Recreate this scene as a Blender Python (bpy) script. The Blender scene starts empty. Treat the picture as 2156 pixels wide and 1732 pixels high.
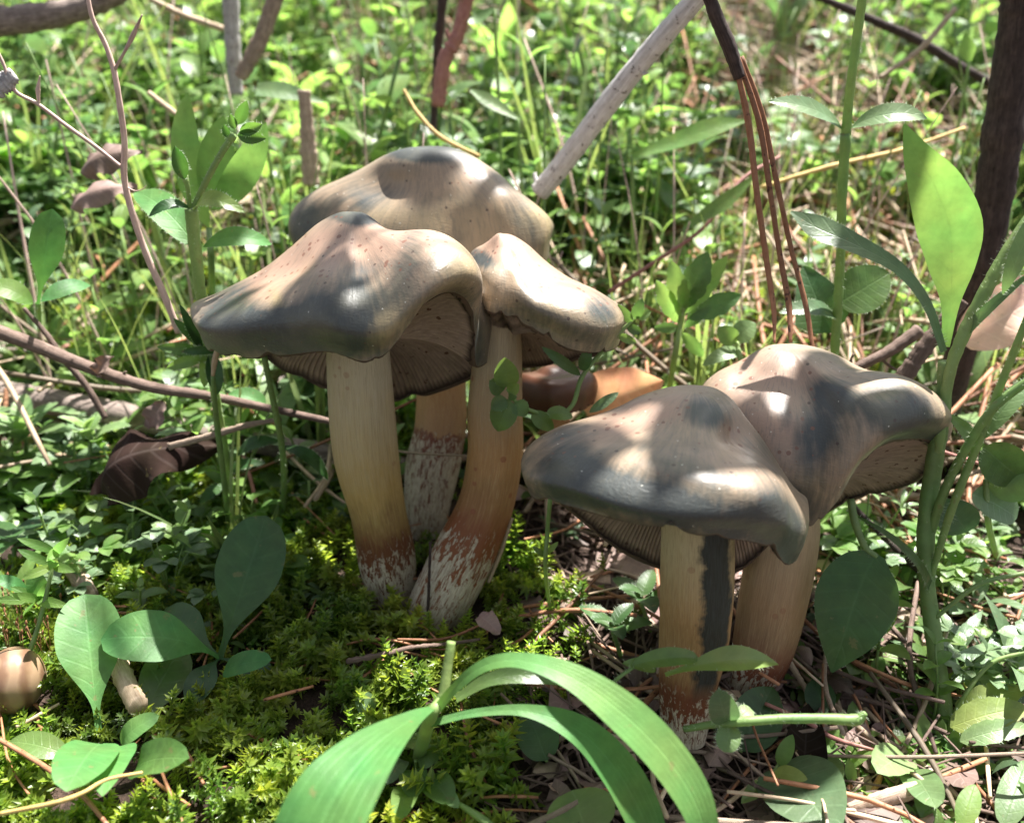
import bpy, math, random
import numpy as np
from mathutils import Vector, Matrix

random.seed(7)
RNG = np.random.default_rng(7)
S = 0.01                      # everything below is laid out in centimetres and stored in metres
scene = bpy.context.scene
COL = scene.collection

# ------------------------------------------------------------------ camera, sky, sun, exposure
PITCH = math.radians(24.0)
CAM = np.array([0.0, -21.0, 15.5])
FPX = 1793.0                  # focal length in units of the 2155 px wide frame
cam_data = bpy.data.cameras.new('camera')
cam = bpy.data.objects.new('camera', cam_data); COL.objects.link(cam)
cam.location = Vector(CAM) * S
cam.rotation_euler = (math.pi / 2 - PITCH, 0, 0)
cam_data.sensor_width = 36.0
cam_data.lens = 36.0 * FPX / 2155.0
cam_data.clip_start = 0.005
cam_data.clip_end = 60.0
cam_data.dof.use_dof = True
cam_data.dof.focus_distance = 0.205
cam_data.dof.aperture_fstop = 14.0
scene.camera = cam

SUN_EL, SUN_AZ = math.radians(66), math.radians(42)     # azimuth from +Y (away from the camera) towards +X
SUN = Vector((math.sin(SUN_AZ) * math.cos(SUN_EL), math.cos(SUN_AZ) * math.cos(SUN_EL), math.sin(SUN_EL)))
world = bpy.data.worlds.new('World'); scene.world = world
world.use_nodes = True
wn = world.node_tree.nodes
bg = wn['Background']
sky = wn.new('ShaderNodeTexSky'); sky.sky_type = 'NISHITA'; sky.sun_disc = False
sky.sun_elevation = SUN_EL; sky.sun_rotation = SUN_AZ
sky.dust_density = 2.0
soft = wn.new('ShaderNodeHueSaturation'); soft.inputs['Saturation'].default_value = 0.42     # light filtered through a pale canopy sky
world.node_tree.links.new(sky.outputs[0], soft.inputs['Color'])
world.node_tree.links.new(soft.outputs[0], bg.inputs[0])
bg.inputs[1].default_value = 0.05
sun_l = bpy.data.lights.new('sun', 'SUN'); sun_l.energy = 5.0; sun_l.angle = math.radians(0.53)
sun_l.color = (1.0, 0.965, 0.92)
sun_o = bpy.data.objects.new('sun', sun_l); COL.objects.link(sun_o)
sun_o.rotation_euler = SUN.to_track_quat('Z', 'Y').to_euler()
sun_o.location = SUN * 3
scene.view_settings.view_transform = 'Standard'
scene.view_settings.look = 'None'
scene.view_settings.exposure = 1.98
scene.view_settings.gamma = 1.0
scene.view_settings.use_curve_mapping = False
scene.render.engine = 'CYCLES'
scene.cycles.max_bounces = 8
scene.cycles.transparent_max_bounces = 8
scene.cycles.sample_clamp_indirect = 6.0
scene.cycles.use_denoising = True

# ------------------------------------------------------------------ the frame as a ruler
cp, sp = math.cos(PITCH), math.sin(PITCH)
RIGHT, UP, FWD = np.array([1., 0, 0]), np.array([0, sp, cp]), np.array([0, cp, -sp])
def ray(px, py):
    return RIGHT * (px - 1077.5) / FPX - UP * (py - 866.0) / FPX + FWD
def P(px, py, Y):
    d = ray(px, py)
    return CAM + d * (Y - CAM[1]) / d[1]
def project(v):
    q = np.asarray(v) - CAM
    z = q @ FWD
    return 1077.5 + FPX * (q @ RIGHT) / z, 866.0 - FPX * (q @ UP) / z
def cmpp(p):                   # centimetres per frame pixel at a point
    return float((np.asarray(p) - CAM) @ FWD) / FPX

# ------------------------------------------------------------------ ground height
def gz(x, y):
    x = np.asarray(x, float); y = np.asarray(y, float)
    s = np.log1p(np.exp(np.clip((y - 4.0) / 3.0, -30, 30))) * 3.0
    s = 170 * (1 - np.exp(-s / 170.))
    z = 0.27 * s + 0.045 * np.maximum(s - 30, 0)
    sg = lambda t: 1 / (1 + np.exp(-np.clip(t, -30, 30)))
    z = z - 0.8 * sg((x - 2.0) * 1.5) * sg((-y - 1.5) * 1.2)
    z = z - 1.3 * sg((x - 1.0) * 1.2) * sg((y - 1.5)) * sg((7 - y))
    a = np.minimum(1.0, 0.35 + np.abs(y) * 0.02)
    z = z + a * (0.32 * np.sin(x * 0.83 + 1.3) * np.sin(y * 0.71 + 0.4) + 0.16 * np.sin(x * 2.1 + y * 1.3) + 0.10 * np.sin(x * 3.9 - y * 3.1 + 2) + 0.9 * np.sin(x * 0.11 + 2.2) * np.sin(y * 0.13) * np.minimum(1, np.maximum(y, 0) / 20.))
    return z
def G(px, py):
    d = ray(px, py); t = 6.0
    for k in range(4000):
        p = CAM + d * t
        h = p[2] - gz(p[0], p[1])
        if h < 0.01: break
        t += max(0.02, h * 0.4)
        if t > 900: break
    return CAM + d * t
def GY(px, Y):                 # ground point under frame column px (taken mid frame) at depth Y
    p = P(px, 900, Y); return np.array([p[0], Y, float(gz(p[0], Y))])

# ------------------------------------------------------------------ mesh plumbing
def mesh_from(name, V, quads=None, tris=None, attrs=None, smooth=True):
    me = bpy.data.meshes.new(name)
    V = np.asarray(V, float) * S
    q = np.asarray(quads if quads is not None and len(quads) else np.zeros((0, 4)), np.int32).reshape(-1, 4)
    t = np.asarray(tris if tris is not None and len(tris) else np.zeros((0, 3)), np.int32).reshape(-1, 3)
    me.vertices.add(len(V)); me.vertices.foreach_set('co', V.astype(np.float32).ravel())
    loops = np.concatenate([q.ravel(), t.ravel()])
    me.loops.add(len(loops)); me.loops.foreach_set('vertex_index', loops)
    tot = np.concatenate([np.full(len(q), 4), np.full(len(t), 3)]).astype(np.int32)
    st = np.concatenate([[0], np.cumsum(tot)[:-1]]).astype(np.int32) if len(tot) else tot
    me.polygons.add(len(tot)); me.polygons.foreach_set('loop_start', st); me.polygons.foreach_set('loop_total', tot)
    me.polygons.foreach_set('use_smooth', np.full(len(tot), smooth))
    for k, a in (attrs or {}).items():
        a = np.asarray(a, np.float32)
        if a.ndim == 1:
            at = me.attributes.new(k, 'FLOAT', 'POINT'); at.data.foreach_set('value', a)
        else:
            at = me.attributes.new(k, 'FLOAT_VECTOR', 'POINT'); at.data.foreach_set('vector', a.ravel())
    me.update(calc_edges=True)
    return me
class Geo:                     # collects geometry; lc = (across, along, tint)
    def __init__(s): s.V, s.Q, s.T, s.A, s.n = [], [], [], [], 0
    def add(s, V, Q=None, T=None, lc=None):
        V = np.asarray(V, float); s.V.append(V)
        if Q is not None and len(Q): s.Q.append(np.asarray(Q) + s.n)
        if T is not None and len(T): s.T.append(np.asarray(T) + s.n)
        s.A.append(np.zeros((len(V), 3)) if lc is None else np.asarray(lc, float)); s.n += len(V)
        return s
    def arrays(s):
        return (np.concatenate(s.V), np.concatenate(s.Q) if s.Q else np.zeros((0, 4), int),
                np.concatenate(s.T) if s.T else np.zeros((0, 3), int), np.concatenate(s.A))
    def mesh(s, name, smooth=True, origin=(0, 0, 0)):
        V, Q, T, A = s.arrays()
        return mesh_from(name, V - np.asarray(origin, float), Q, T, {'lc': A}, smooth)
def link(name, me, mat, parent=None, loc=None):
    o = bpy.data.objects.new(name, me); COL.objects.link(o)
    if me is not None and mat is not None and not me.materials: me.materials.append(mat)
    if parent is not None: o.parent = parent
    if loc is not None: o.location = Vector(np.asarray(loc, float)) * S
    return o
def tag(o, label=None, cat=None, group=None, kind=None):
    if label: o['label'] = label
    if cat: o['category'] = cat
    if group: o['group'] = group
    if kind: o['kind'] = kind
    return o
def thing(name, label, cat, loc, group=None):
    o = bpy.data.objects.new(name, None); COL.objects.link(o)
    o.location = Vector(np.asarray(loc, float)) * S; o.empty_display_size = 0.005
    return tag(o, label, cat, group)
def put(root, name, geo, mat, kind=None, label=None, parent=None, smooth=True):   # world-space geometry as a child of root
    org = np.array(root.location) / S
    o = link(name, geo.mesh(name, smooth, org), mat, parent or root)
    return tag(o, label, None, None, kind)
def solo(name, geo, mat, label, cat, loc, group=None, kind=None, smooth=True):     # one-mesh thing
    o = link(name, geo.mesh(name, smooth, loc), mat, None, loc)
    return tag(o, label, cat, group, kind)

# ------------------------------------------------------------------ curves, tubes, leaves
def unit(v):
    v = np.asarray(v, float); n = np.linalg.norm(v); return v / n if n > 1e-9 else v
def spline(pts, n, closed=False):
    p = np.asarray(pts, float); m = len(p)
    if m == 2 and not closed:
        t = np.linspace(0, 1, n)[:, None]; return p[0] * (1 - t) + p[1] * t
    if closed:
        u = np.linspace(0, m, n, endpoint=False); i = np.floor(u).astype(int); f = (u - i)[:, None]
        a, b, c, d = p[(i - 1) % m], p[i % m], p[(i + 1) % m], p[(i + 2) % m]
    else:
        u = np.linspace(0, m - 1, n); i = np.minimum(np.floor(u).astype(int), m - 2); f = (u - i)[:, None]
        e = np.vstack([2 * p[0] - p[1], p, 2 * p[-1] - p[-2]])
        a, b, c, d = e[i], e[i + 1], e[i + 2], e[i + 3]
    return 0.5 * ((2 * b) + (c - a) * f + (2 * a - 5 * b + 4 * c - d) * f ** 2 + (3 * b - a - 3 * c + d) * f ** 3)
def frames(C):
    T = np.gradient(C, axis=0); T /= np.linalg.norm(T, axis=1)[:, None] + 1e-12
    ref = np.array([0., -1, 0.2]); 
    if abs(T[0] @ unit(ref)) > .9: ref = np.array([1., 0, 0])
    N = np.zeros_like(C); N[0] = unit(ref - T[0] * (ref @ T[0]))
    for i in range(1, len(C)):
        v = N[i - 1] - T[i] * (N[i - 1] @ T[i]); N[i] = unit(v)
    return T, N, np.cross(T, N)
def tube(pts, rad, n=None, sides=8, tint=0.0, rough=0.0, caps=True, seed=0, geo=None, flat=1.0):
    """swept tube; pts, rad control lists"""
    n = n or max(4, len(pts) * 4)
    C = spline(pts, n); r = np.interp(np.linspace(0, 1, n), np.linspace(0, 1, len(rad)), rad)
    T, N, B = frames(C)
    a = np.arange(sides) / sides * 2 * np.pi
    R = r[:, None] * np.ones(sides)
    if rough:
        g = np.random.default_rng(seed); R = R * (1 + rough * (g.standard_normal((n, sides)) * .5 + g.standard_normal((n, 1)) * .6))
    V = C[:, None] + R[..., None] * (np.cos(a)[None, :, None] * N[:, None] * flat + np.sin(a)[None, :, None] * B[:, None])
    L = np.concatenate([[0], np.cumsum(np.linalg.norm(np.diff(C, axis=0), axis=1))])
    lc = np.stack([np.broadcast_to(a / (2 * np.pi), (n, sides)), np.broadcast_to(L[:, None], (n, sides)), np.full((n, sides), tint)], -1)
    V = V.reshape(-1, 3); lc = lc.reshape(-1, 3)
    i, j = np.meshgrid(np.arange(n - 1), np.arange(sides), indexing='ij'); j2 = (j + 1) % sides
    Q = np.stack([i * sides + j, i * sides + j2, (i + 1) * sides + j2, (i + 1) * sides + j], -1).reshape(-1, 4)
    g = geo or Geo(); T3 = None
    if caps:
        V = np.vstack([V, C[0], C[-1]]); lc = np.vstack([lc, lc[0], lc[-1]]); k = n * sides
        T3 = [(k, (q + 1) % sides, q) for q in range(sides)] + [(k + 1, (n - 1) * sides + q, (n - 1) * sides + (q + 1) % sides) for q in range(sides)]
    g.add(V, Q, T3, lc)
    return g
def wprof(s, shape):
    s = np.clip(s, 0, 1)
    if shape == 'ovate': w = (s ** .55) * ((1 - s) ** .75) / 0.40 * .5
    elif shape == 'round': w = np.sqrt(np.clip(1 - (2 * s - 1) ** 2, 0, 1)) * .5
    elif shape == 'lance': w = (s ** .8) * ((1 - s) ** .8) / 0.33 * .5
    elif shape == 'blade': w = np.minimum(1, s * 8 + .5) * (1 - s ** 2.5) * .5
    elif shape == 'spat':
        a = np.clip((s - .12) / .5, 0, 1); a = a * a * (3 - 2 * a)
        w = (.10 + .90 * a) * np.sqrt(np.clip(1 - np.clip((s - .68) / .32, 0, 1) ** 2, 0, 1)) * .5
    elif shape == 'long':
        a = np.clip((s - .05) / .45, 0, 1); a = a * a * (3 - 2 * a)
        w = (.16 + .84 * a) * (1 - np.clip((s - .55) / .45, 0, 1) ** 1.7) * .5
    elif shape == 'heart': w = np.where(s < .25, np.sqrt(np.clip(s / .25, 0, 1)), np.clip((1 - s) / .75, 0, 1) ** .7) * .5
    return np.maximum(w, 0.012)
def leaf(base, tip, width, shape='ovate', nrm=(0, -.3, 1), bend=.12, fold=.2, curl=0., wav=.0, twist=0., nl=10, nw=4, tint=None, seed=0, geo=None, side=0., lobes=0):
    base, tip = np.asarray(base, float), np.asarray(tip, float)
    d = tip - base; L = np.linalg.norm(d); t = unit(d); nrm = np.asarray(nrm, float)
    N0 = unit(nrm - t * (nrm @ t)); S0 = np.cross(t, N0)
    s = np.linspace(0, 1, nl + 1)
    C = base + d * s[:, None] + N0 * (bend * L * 4 * s * (1 - s))[:, None] + S0 * (side * L * 4 * s * (1 - s))[:, None]
    if curl: C = C - N0 * (curl * L * s ** 3)[:, None]
    T = np.gradient(C, axis=0); T /= np.linalg.norm(T, axis=1)[:, None]
    Sd = np.cross(T, N0); Sd /= np.linalg.norm(Sd, axis=1)[:, None]
    Nn = np.cross(Sd, T)
    if twist:
        an = twist * s; Sd, Nn = Sd * np.cos(an)[:, None] + Nn * np.sin(an)[:, None], Nn * np.cos(an)[:, None] - Sd * np.sin(an)[:, None]
    w = wprof(s, shape) * width
    if lobes:
        w = w * (1 - .16 * (np.abs(((s * lobes) % 1) - .5) * 2) ** 2 * (s > .1))
    c = np.linspace(-1, 1, 2 * (nw // 2) + 1)
    g0 = np.random.default_rng(seed + 11); ph = g0.uniform(0, 6.28, 3)
    z = fold * (np.abs(c)[None, :] ** 1.4) * w[:, None]
    if wav: z = z + wav * width * (np.sin(s[:, None] * 13 + ph[0] + c[None] * 1.5) * np.abs(c)[None] ** 2 + .5 * np.sin(s[:, None] * 23 + ph[1]) * c[None] * np.abs(c)[None])
    V = C[:, None] + Sd[:, None] * (c[None, :, None] * w[:, None, None]) + Nn[:, None] * z[..., None]
    tint = g0.uniform(-1, 1) * .5 if tint is None else tint
    lc = np.stack([np.broadcast_to(c, z.shape), np.broadcast_to(s[:, None], z.shape), np.full(z.shape, tint)], -1)
    m = len(c); i, j = np.meshgrid(np.arange(nl), np.arange(m - 1), indexing='ij')
    Q = np.stack([i * m + j, i * m + j + 1, (i + 1) * m + j + 1, (i + 1) * m + j], -1).reshape(-1, 4)
    return (geo or Geo()).add(V.reshape(-1, 3), Q, None, lc.reshape(-1, 3))
def leafc(ctrl, widths, nrm=(0, -.3, 1), fold=.14, wav=.006, nl=30, nw=8, tint=None, seed=0, geo=None, twist=0.):
    C = spline(ctrl, nl + 1); s = np.linspace(0, 1, nl + 1); wd = np.asarray(widths, float)
    w = np.maximum(spline(np.stack([wd, wd * 0, wd * 0], 1), nl + 1)[:, 0], .01) / 2
    T = np.gradient(C, axis=0); T /= np.linalg.norm(T, axis=1)[:, None]
    nrm = unit(nrm); Sd = np.cross(T, nrm); Sd /= np.linalg.norm(Sd, axis=1)[:, None]; Nn = np.cross(Sd, T)
    an = twist * s; Sd, Nn = Sd * np.cos(an)[:, None] + Nn * np.sin(an)[:, None], Nn * np.cos(an)[:, None] - Sd * np.sin(an)[:, None]
    c = np.linspace(-1, 1, 2 * (nw // 2) + 1); g0 = np.random.default_rng(seed + 5); ph = g0.uniform(0, 6.28, 3)
    z = fold * (np.abs(c)[None, :] ** 1.4) * w[:, None] + wav * w.max() * 2 * (np.sin(s[:, None] * 15 + ph[0] + c[None] * 1.2) * np.abs(c)[None] ** 1.5)
    V = C[:, None] + Sd[:, None] * (c[None, :, None] * w[:, None, None]) + Nn[:, None] * z[..., None]
    tint = g0.uniform(-.3, .3) if tint is None else tint
    lc = np.stack([np.broadcast_to(c, z.shape), np.broadcast_to(s[:, None], z.shape), np.full(z.shape, tint)], -1)
    m = len(c); i, j = np.meshgrid(np.arange(nl), np.arange(m - 1), indexing='ij')
    Q = np.stack([i * m + j, i * m + j + 1, (i + 1) * m + j + 1, (i + 1) * m + j], -1).reshape(-1, 4)
    return (geo or Geo()).add(V.reshape(-1, 3), Q, None, lc.reshape(-1, 3))
def hairs_along(C, r, n, ln=.09, w=.006, seed=0, geo=None, out=None):
    """fine stiff hairs standing off a curve of radius r (or in directions out)"""
    g = geo or Geo(); rg = np.random.default_rng(seed); C = np.asarray(C)
    u = rg.uniform(0, len(C) - 1.001, n); i = u.astype(int); f = (u - i)[:, None]
    B = C[i] * (1 - f) + C[i + 1] * f; T = C[i + 1] - C[i]; T /= np.linalg.norm(T, axis=1)[:, None] + 1e-9
    D = rg.standard_normal((n, 3)); D -= T * (D * T).sum(1)[:, None]; D /= np.linalg.norm(D, axis=1)[:, None]
    rr = np.asarray(r); rr = (rr[i] if rr.ndim else rr * np.ones(n))[:, None]
    A = B + D * rr * .9; E = A + D * (ln * rg.uniform(.6, 1.3, (n, 1))) + T * ln * rg.uniform(-.4, .3, (n, 1))
    W = np.cross(D, T) * w
    V = np.stack([A - W, A + W, E], 1).reshape(-1, 3)
    g.add(V, None, np.arange(3 * n).reshape(-1, 3)); return g
def hairs_leaf(V, m, n, ln=.07, w=.006, seed=0, geo=None, edge=True):
    """hairs on the margin (and a few on the blade) of a leaf grid with m columns"""
    g = geo or Geo(); rg = np.random.default_rng(seed); Gd = V.reshape(-1, m, 3); k = len(Gd)
    i = rg.integers(0, k - 1, n); f = rg.uniform(0, 1, (n, 1)); e = rg.integers(0, 2, n)
    c = np.where(e == 0, 0, m - 1); ci = np.where(e == 0, 1, m - 2)
    A = Gd[i, c] * (1 - f) + Gd[i + 1, c] * f; I = Gd[i, ci] * (1 - f) + Gd[i + 1, ci] * f
    T = Gd[i + 1, c] - Gd[i, c]; T /= np.linalg.norm(T, axis=1)[:, None] + 1e-9
    D = A - I; D /= np.linalg.norm(D, axis=1)[:, None] + 1e-9
    D = D + rg.standard_normal((n, 3)) * .45; D /= np.linalg.norm(D, axis=1)[:, None]
    E = A + D * ln * rg.uniform(.5, 1.3, (n, 1)); W = T * w
    g.add(np.stack([A - W, A + W, E], 1).reshape(-1, 3), None, np.arange(3 * n).reshape(-1, 3)); return g
def xf(arr, M, t):
    return arr @ np.asarray(M).T + np.asarray(t)
def rotm(ax, ay, az):
    return np.array(Matrix.Rotation(az, 3, 'Z') @ Matrix.Rotation(ay, 3, 'Y') @ Matrix.Rotation(ax, 3, 'X'))

# ------------------------------------------------------------------ materials
class NT:
    def __init__(s, name):
        s.m = bpy.data.materials.new(name); s.m.use_nodes = True; s.t = s.m.node_tree; s.n = s.t.nodes
        s.b = s.n['Principled BSDF']; s.o = s.n['Material Output']
    def lk(s, a, b):
        s.t.links.new(a, b)
    def setv(s, sock, v):
        if isinstance(v, bpy.types.NodeSocket): s.lk(v, sock)
        elif isinstance(v, (tuple, list)) and len(v) == 3 and sock.type == 'RGBA': sock.default_value = (*v, 1)
        else: sock.default_value = v
    def attr(s, name, out='Vector'):
        a = s.n.new('ShaderNodeAttribute'); a.attribute_name = name; return a.outputs[out]
    def sep(s, v):
        x = s.n.new('ShaderNodeSeparateXYZ'); s.lk(v, x.inputs[0]); return x.outputs
    def comb(s, x, y, z):
        c = s.n.new('ShaderNodeCombineXYZ')
        for k, v in enumerate((x, y, z)): s.setv(c.inputs[k], v)
        return c.outputs[0]
    def math(s, op, a, b=0.0, clamp=False):
        m = s.n.new('ShaderNodeMath'); m.operation = op; m.use_clamp = clamp
        s.setv(m.inputs[0], a); s.setv(m.inputs[1], b); return m.outputs[0]
    def vmul(s, v, k):
        m = s.n.new('ShaderNodeVectorMath'); m.operation = 'MULTIPLY'; s.setv(m.inputs[0], v); m.inputs[1].default_value = k; return m.outputs[0]
    def vadd(s, v, w):
        m = s.n.new('ShaderNodeVectorMath'); m.operation = 'ADD'; s.setv(m.inputs[0], v); s.setv(m.inputs[1], w); return m.outputs[0]
    def noise(s, vec, scale, detail=3, rough=.5, dist=0., out='Fac'):
        x = s.n.new('ShaderNodeTexNoise'); s.lk(vec, x.inputs['Vector']); x.inputs['Scale'].default_value = scale
        x.inputs['Detail'].default_value = detail; x.inputs['Roughness'].default_value = rough; x.inputs['Distortion'].default_value = dist
        return x.outputs[out]
    def voro(s, vec, scale, feat='F1', out='Distance'):
        x = s.n.new('ShaderNodeTexVoronoi'); x.feature = feat; s.lk(vec, x.inputs['Vector']); x.inputs['Scale'].default_value = scale
        return x.outputs[out]
    def ramp(s, f, stops):
        r = s.n.new('ShaderNodeValToRGB'); e = r.color_ramp.elements; s.lk(f, r.inputs[0])
        while len(e) < len(stops): e.new(.5)
        for q, (p, c) in zip(e, stops):
            q.position = p; q.color = (*c, 1) if len(c) == 3 else c
        return r.outputs[0]
    def rng(s, v, a, b, c=0., d=1.):
        m = s.n.new('ShaderNodeMapRange'); s.setv(m.inputs[0], v)
        for k, x in zip((1, 2, 3, 4), (a, b, c, d)): m.inputs[k].default_value = x
        return m.outputs[0]
    def mix(s, f, a, b, mode='MIX'):
        m = s.n.new('ShaderNodeMix'); m.data_type = 'RGBA'; m.blend_type = mode; m.clamp_factor = True
        s.setv(m.inputs[0], f); s.setv(m.inputs[6], a); s.setv(m.inputs[7], b); return m.outputs[2]
    def hsv(s, col, h=.5, sat=1., v=1.):
        m = s.n.new('ShaderNodeHueSaturation'); s.setv(m.inputs['Hue'], h); s.setv(m.inputs['Saturation'], sat); s.setv(m.inputs['Value'], v)
        s.setv(m.inputs['Color'], col); return m.outputs[0]
    def obj(s):
        t = s.n.new('ShaderNodeTexCoord'); return t.outputs['Object']
    def rand(s):
        t = s.n.new('ShaderNodeObjectInfo'); return t.outputs['Random']
    def bump(s, h, strength=.5, dist=.0005):
        b = s.n.new('ShaderNodeBump'); b.inputs['Strength'].default_value = strength; b.inputs['Distance'].default_value = dist
        s.lk(h, b.inputs['Height']); s.lk(b.outputs[0], s.b.inputs['Normal']); return b.outputs[0]
    def fin(s, col, rough=.6, spec=.4, coat=0.):
        s.setv(s.b.inputs['Base Color'], col); s.setv(s.b.inputs['Roughness'], rough)
        s.b.inputs['Specular IOR Level'].default_value = spec; s.b.inputs['Coat Weight'].default_value = coat
        return s.m

def leaf_mat(name, col, trans, tfac=.42, rough=.42, spec=.5, vary=.5, vein=.5, huev=.02, par=0.):
    m = NT(name); lc = m.sep(m.attr('lc')); c, v, ti = lc[0], lc[1], lc[2]
    rnd = m.math('ADD', m.math('MULTIPLY', m.math('SUBTRACT', m.rand(), .5), 1.0), ti)          # -1..1
    ac = m.math('ABSOLUTE', c)
    # midrib and side veins
    mid = m.rng(ac, .0, .07, 1., 0.)
    sv = m.math('SINE', m.math('MULTIPLY', m.math('SUBTRACT', v, m.math('MULTIPLY', ac, .13)), 48.))
    sv = m.math('MULTIPLY', m.rng(sv, .80, 1., 0., .55), m.rng(ac, .85, 1., 1., 0.))
    if par: sv = m.math('MULTIPLY', m.rng(m.math('SINE', m.math('MULTIPLY', c, par)), .55, 1., 0., .8), m.rng(m.noise(m.obj(), 120, 2), .35, .6))
    vn = m.math('MULTIPLY', m.math('MAXIMUM', mid, sv), vein)
    n = m.noise(m.obj(), 260, 4, .6); n2 = m.noise(m.obj(), 1500, 2)
    val = m.math('ADD', 1.0, m.math('ADD', m.math('MULTIPLY', rnd, vary), m.math('MULTIPLY', m.math('SUBTRACT', n, .5), .7)))
    val = m.math('MAXIMUM', val, .35)
    hue = m.math('ADD', .5, m.math('MULTIPLY', m.math('SUBTRACT', m.noise(m.obj(), 90, 2), .5), huev * 4))
    hue = m.math('SUBTRACT', hue, m.math('MULTIPLY', rnd, huev))
    base = m.hsv(m.mix(m.math('MULTIPLY', vn, .6), col, tuple(min(1, x * 2.0 + .03) for x in col)), hue, 1., val)
    tr = m.hsv(m.mix(m.math('MULTIPLY', vn, .45), trans, tuple(x * .45 for x in trans)), hue, 1., val)
    bl = m.math('MULTIPLY', m.rng(m.noise(m.obj(), 330, 3, .6), .66, .70), .55)
    base = m.mix(bl, base, (.20, .16, .07))
    m.bump(m.math('ADD', m.math('MULTIPLY', vn, -1.2), m.math('ADD', m.math('MULTIPLY', n2, .5), n)), .5, .0002)
    m.fin(base, rough, spec)
    t = m.n.new('ShaderNodeBsdfTranslucent'); m.lk(tr, t.inputs[0])
    mx = m.n.new('ShaderNodeMixShader'); mx.inputs[0].default_value = tfac
    m.lk(m.b.outputs[0], mx.inputs[1]); m.lk(t.outputs[0], mx.inputs[2]); m.lk(mx.outputs[0], m.o.inputs[0])
    return m.m
def bark_mat(name, a, b, streak=1., rough=.8, spec=.3, spots=None, vary=.35, bumpd=.0004):
    m = NT(name); lc = m.sep(m.attr('lc')); o = m.obj()
    ang = m.math('MULTIPLY', lc[0], 6.2832)
    v = m.comb(m.math('COSINE', ang), m.math('SINE', ang), m.math('MULTIPLY', lc[1], .35))
    v = m.vadd(v, m.comb(m.math('MULTIPLY', m.rand(), 30.), 0., lc[2]))
    n = m.noise(v, 5.5, 5, .65); n2 = m.noise(o, 420, 4, .6)
    f = m.rng(m.math('ADD', m.math('MULTIPLY', n, .65), m.math('MULTIPLY', n2, .35)), .36, .64)
    c = m.mix(f, a, b)
    if spots: c = m.mix(m.rng(m.noise(o, 500, 3, .6), .62, .68), c, spots)
    c = m.hsv(c, .5, 1., m.math('ADD', 1., m.math('MULTIPLY', m.math('ADD', m.math('SUBTRACT', m.rand(), .5), lc[2]), vary)))
    m.bump(m.math('ADD', m.math('MULTIPLY', n, 1.), m.math('MULTIPLY', n2, .6)), .8, bumpd)
    return m.fin(c, rough, spec)
M = {}
M['leaf'] = leaf_mat('leaf_green', (.115, .185, .055), (.28, .48, .09), rough=.34)
M['leaf_soft'] = leaf_mat('leaf_soft_green', (.145, .225, .09), (.27, .45, .12), tfac=.34, rough=.42)
M['leaf_big'] = leaf_mat('leaf_fresh_green', (.090, .215, .060), (.22, .48, .08), tfac=.34, rough=.52, spec=.35, vary=.3, vein=.42)
M['leaf_blade'] = leaf_mat('leaf_long_blade', (.085, .20, .055), (.22, .48, .08), tfac=.36, rough=.5, spec=.32, vary=.35, vein=.5, par=26.)
M['leaf_blue'] = leaf_mat('leaf_bluish_green', (.11, .17, .085), (.18, .34, .10), tfac=.28, rough=.36)
M['leaf_dark'] = leaf_mat('leaf_deep_shaded_green', (.045, .10, .03), (.12, .28, .04), tfac=.3, rough=.45)  # deep green; on leaves standing in shade this colour carries the shade
M['leaf_lime'] = leaf_mat('leaf_lime_green', (.13, .23, .055), (.32, .56, .11), tfac=.5, rough=.5, vary=.3)
M['leaf_yellow'] = leaf_mat('leaf_yellowing', (.22, .28, .06), (.45, .50, .08), tfac=.35, rough=.55)
M['grass'] = leaf_mat('grass_green', (.16, .21, .08), (.34, .45, .11), tfac=.35, rough=.35, vein=.1, vary=.8)
M['moss'] = leaf_mat('moss_green', (.12, .185, .03), (.37, .53, .05), tfac=.42, rough=.35, spec=.6, vein=0., vary=.8, huev=.035)
M['stem_green'] = leaf_mat('stem_green', (.20, .30, .10), (.34, .48, .14), tfac=.3, rough=.5, vein=0., vary=.25)
M['hair'] = leaf_mat('plant_hair', (.55, .65, .45), (.6, .7, .5), tfac=.5, rough=.5, vein=0., vary=.1)
M['grey_wood'] = bark_mat('weathered_grey_wood', (.36, .33, .31), (.56, .54, .53), spots=(.12, .10, .09))
M['dark_wood'] = bark_mat('dark_brown_bark', (.020, .013, .011), (.075, .052, .045))
M['twig'] = bark_mat('brown_twig', (.085, .055, .042), (.22, .155, .125))
M['pale_wood'] = bark_mat('pale_dead_wood', (.20, .14, .10), (.48, .37, .28))
M['log'] = bark_mat('greyish_fallen_wood', (.12, .09, .075), (.36, .29, .25))
M['straw'] = bark_mat('dry_straw', (.30, .21, .13), (.55, .43, .30), vary=.8, rough=.55, bumpd=.0001)
M['needle'] = bark_mat('dead_pine_needle', (.19, .075, .035), (.40, .20, .11), vary=.7, rough=.5, spots=(.06, .02, .012), bumpd=.0001)
M['dead_stalk'] = bark_mat('dead_pinkish_stalk', (.38, .25, .21), (.66, .50, .42), rough=.6, bumpd=.0001)
M['yellow_straw'] = bark_mat('yellow_straw', (.40, .26, .08), (.62, .46, .18), rough=.6, bumpd=.0001)
M['red_stem'] = bark_mat('reddish_stem', (.20, .07, .06), (.40, .20, .16), rough=.6, bumpd=.0001)
M['dead_leaf'] = leaf_mat('dead_brown_leaf', (.14, .095, .075), (.2, .1, .05), tfac=.15, rough=.6, vary=.8, vein=.6)
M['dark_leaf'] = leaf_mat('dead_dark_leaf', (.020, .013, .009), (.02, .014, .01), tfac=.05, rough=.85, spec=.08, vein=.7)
M['orange_leaf'] = leaf_mat('dead_orange_leaf', (.70, .40, .27), (.8, .42, .22), tfac=.35, rough=.7, spec=.2, vein=.8)
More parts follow.
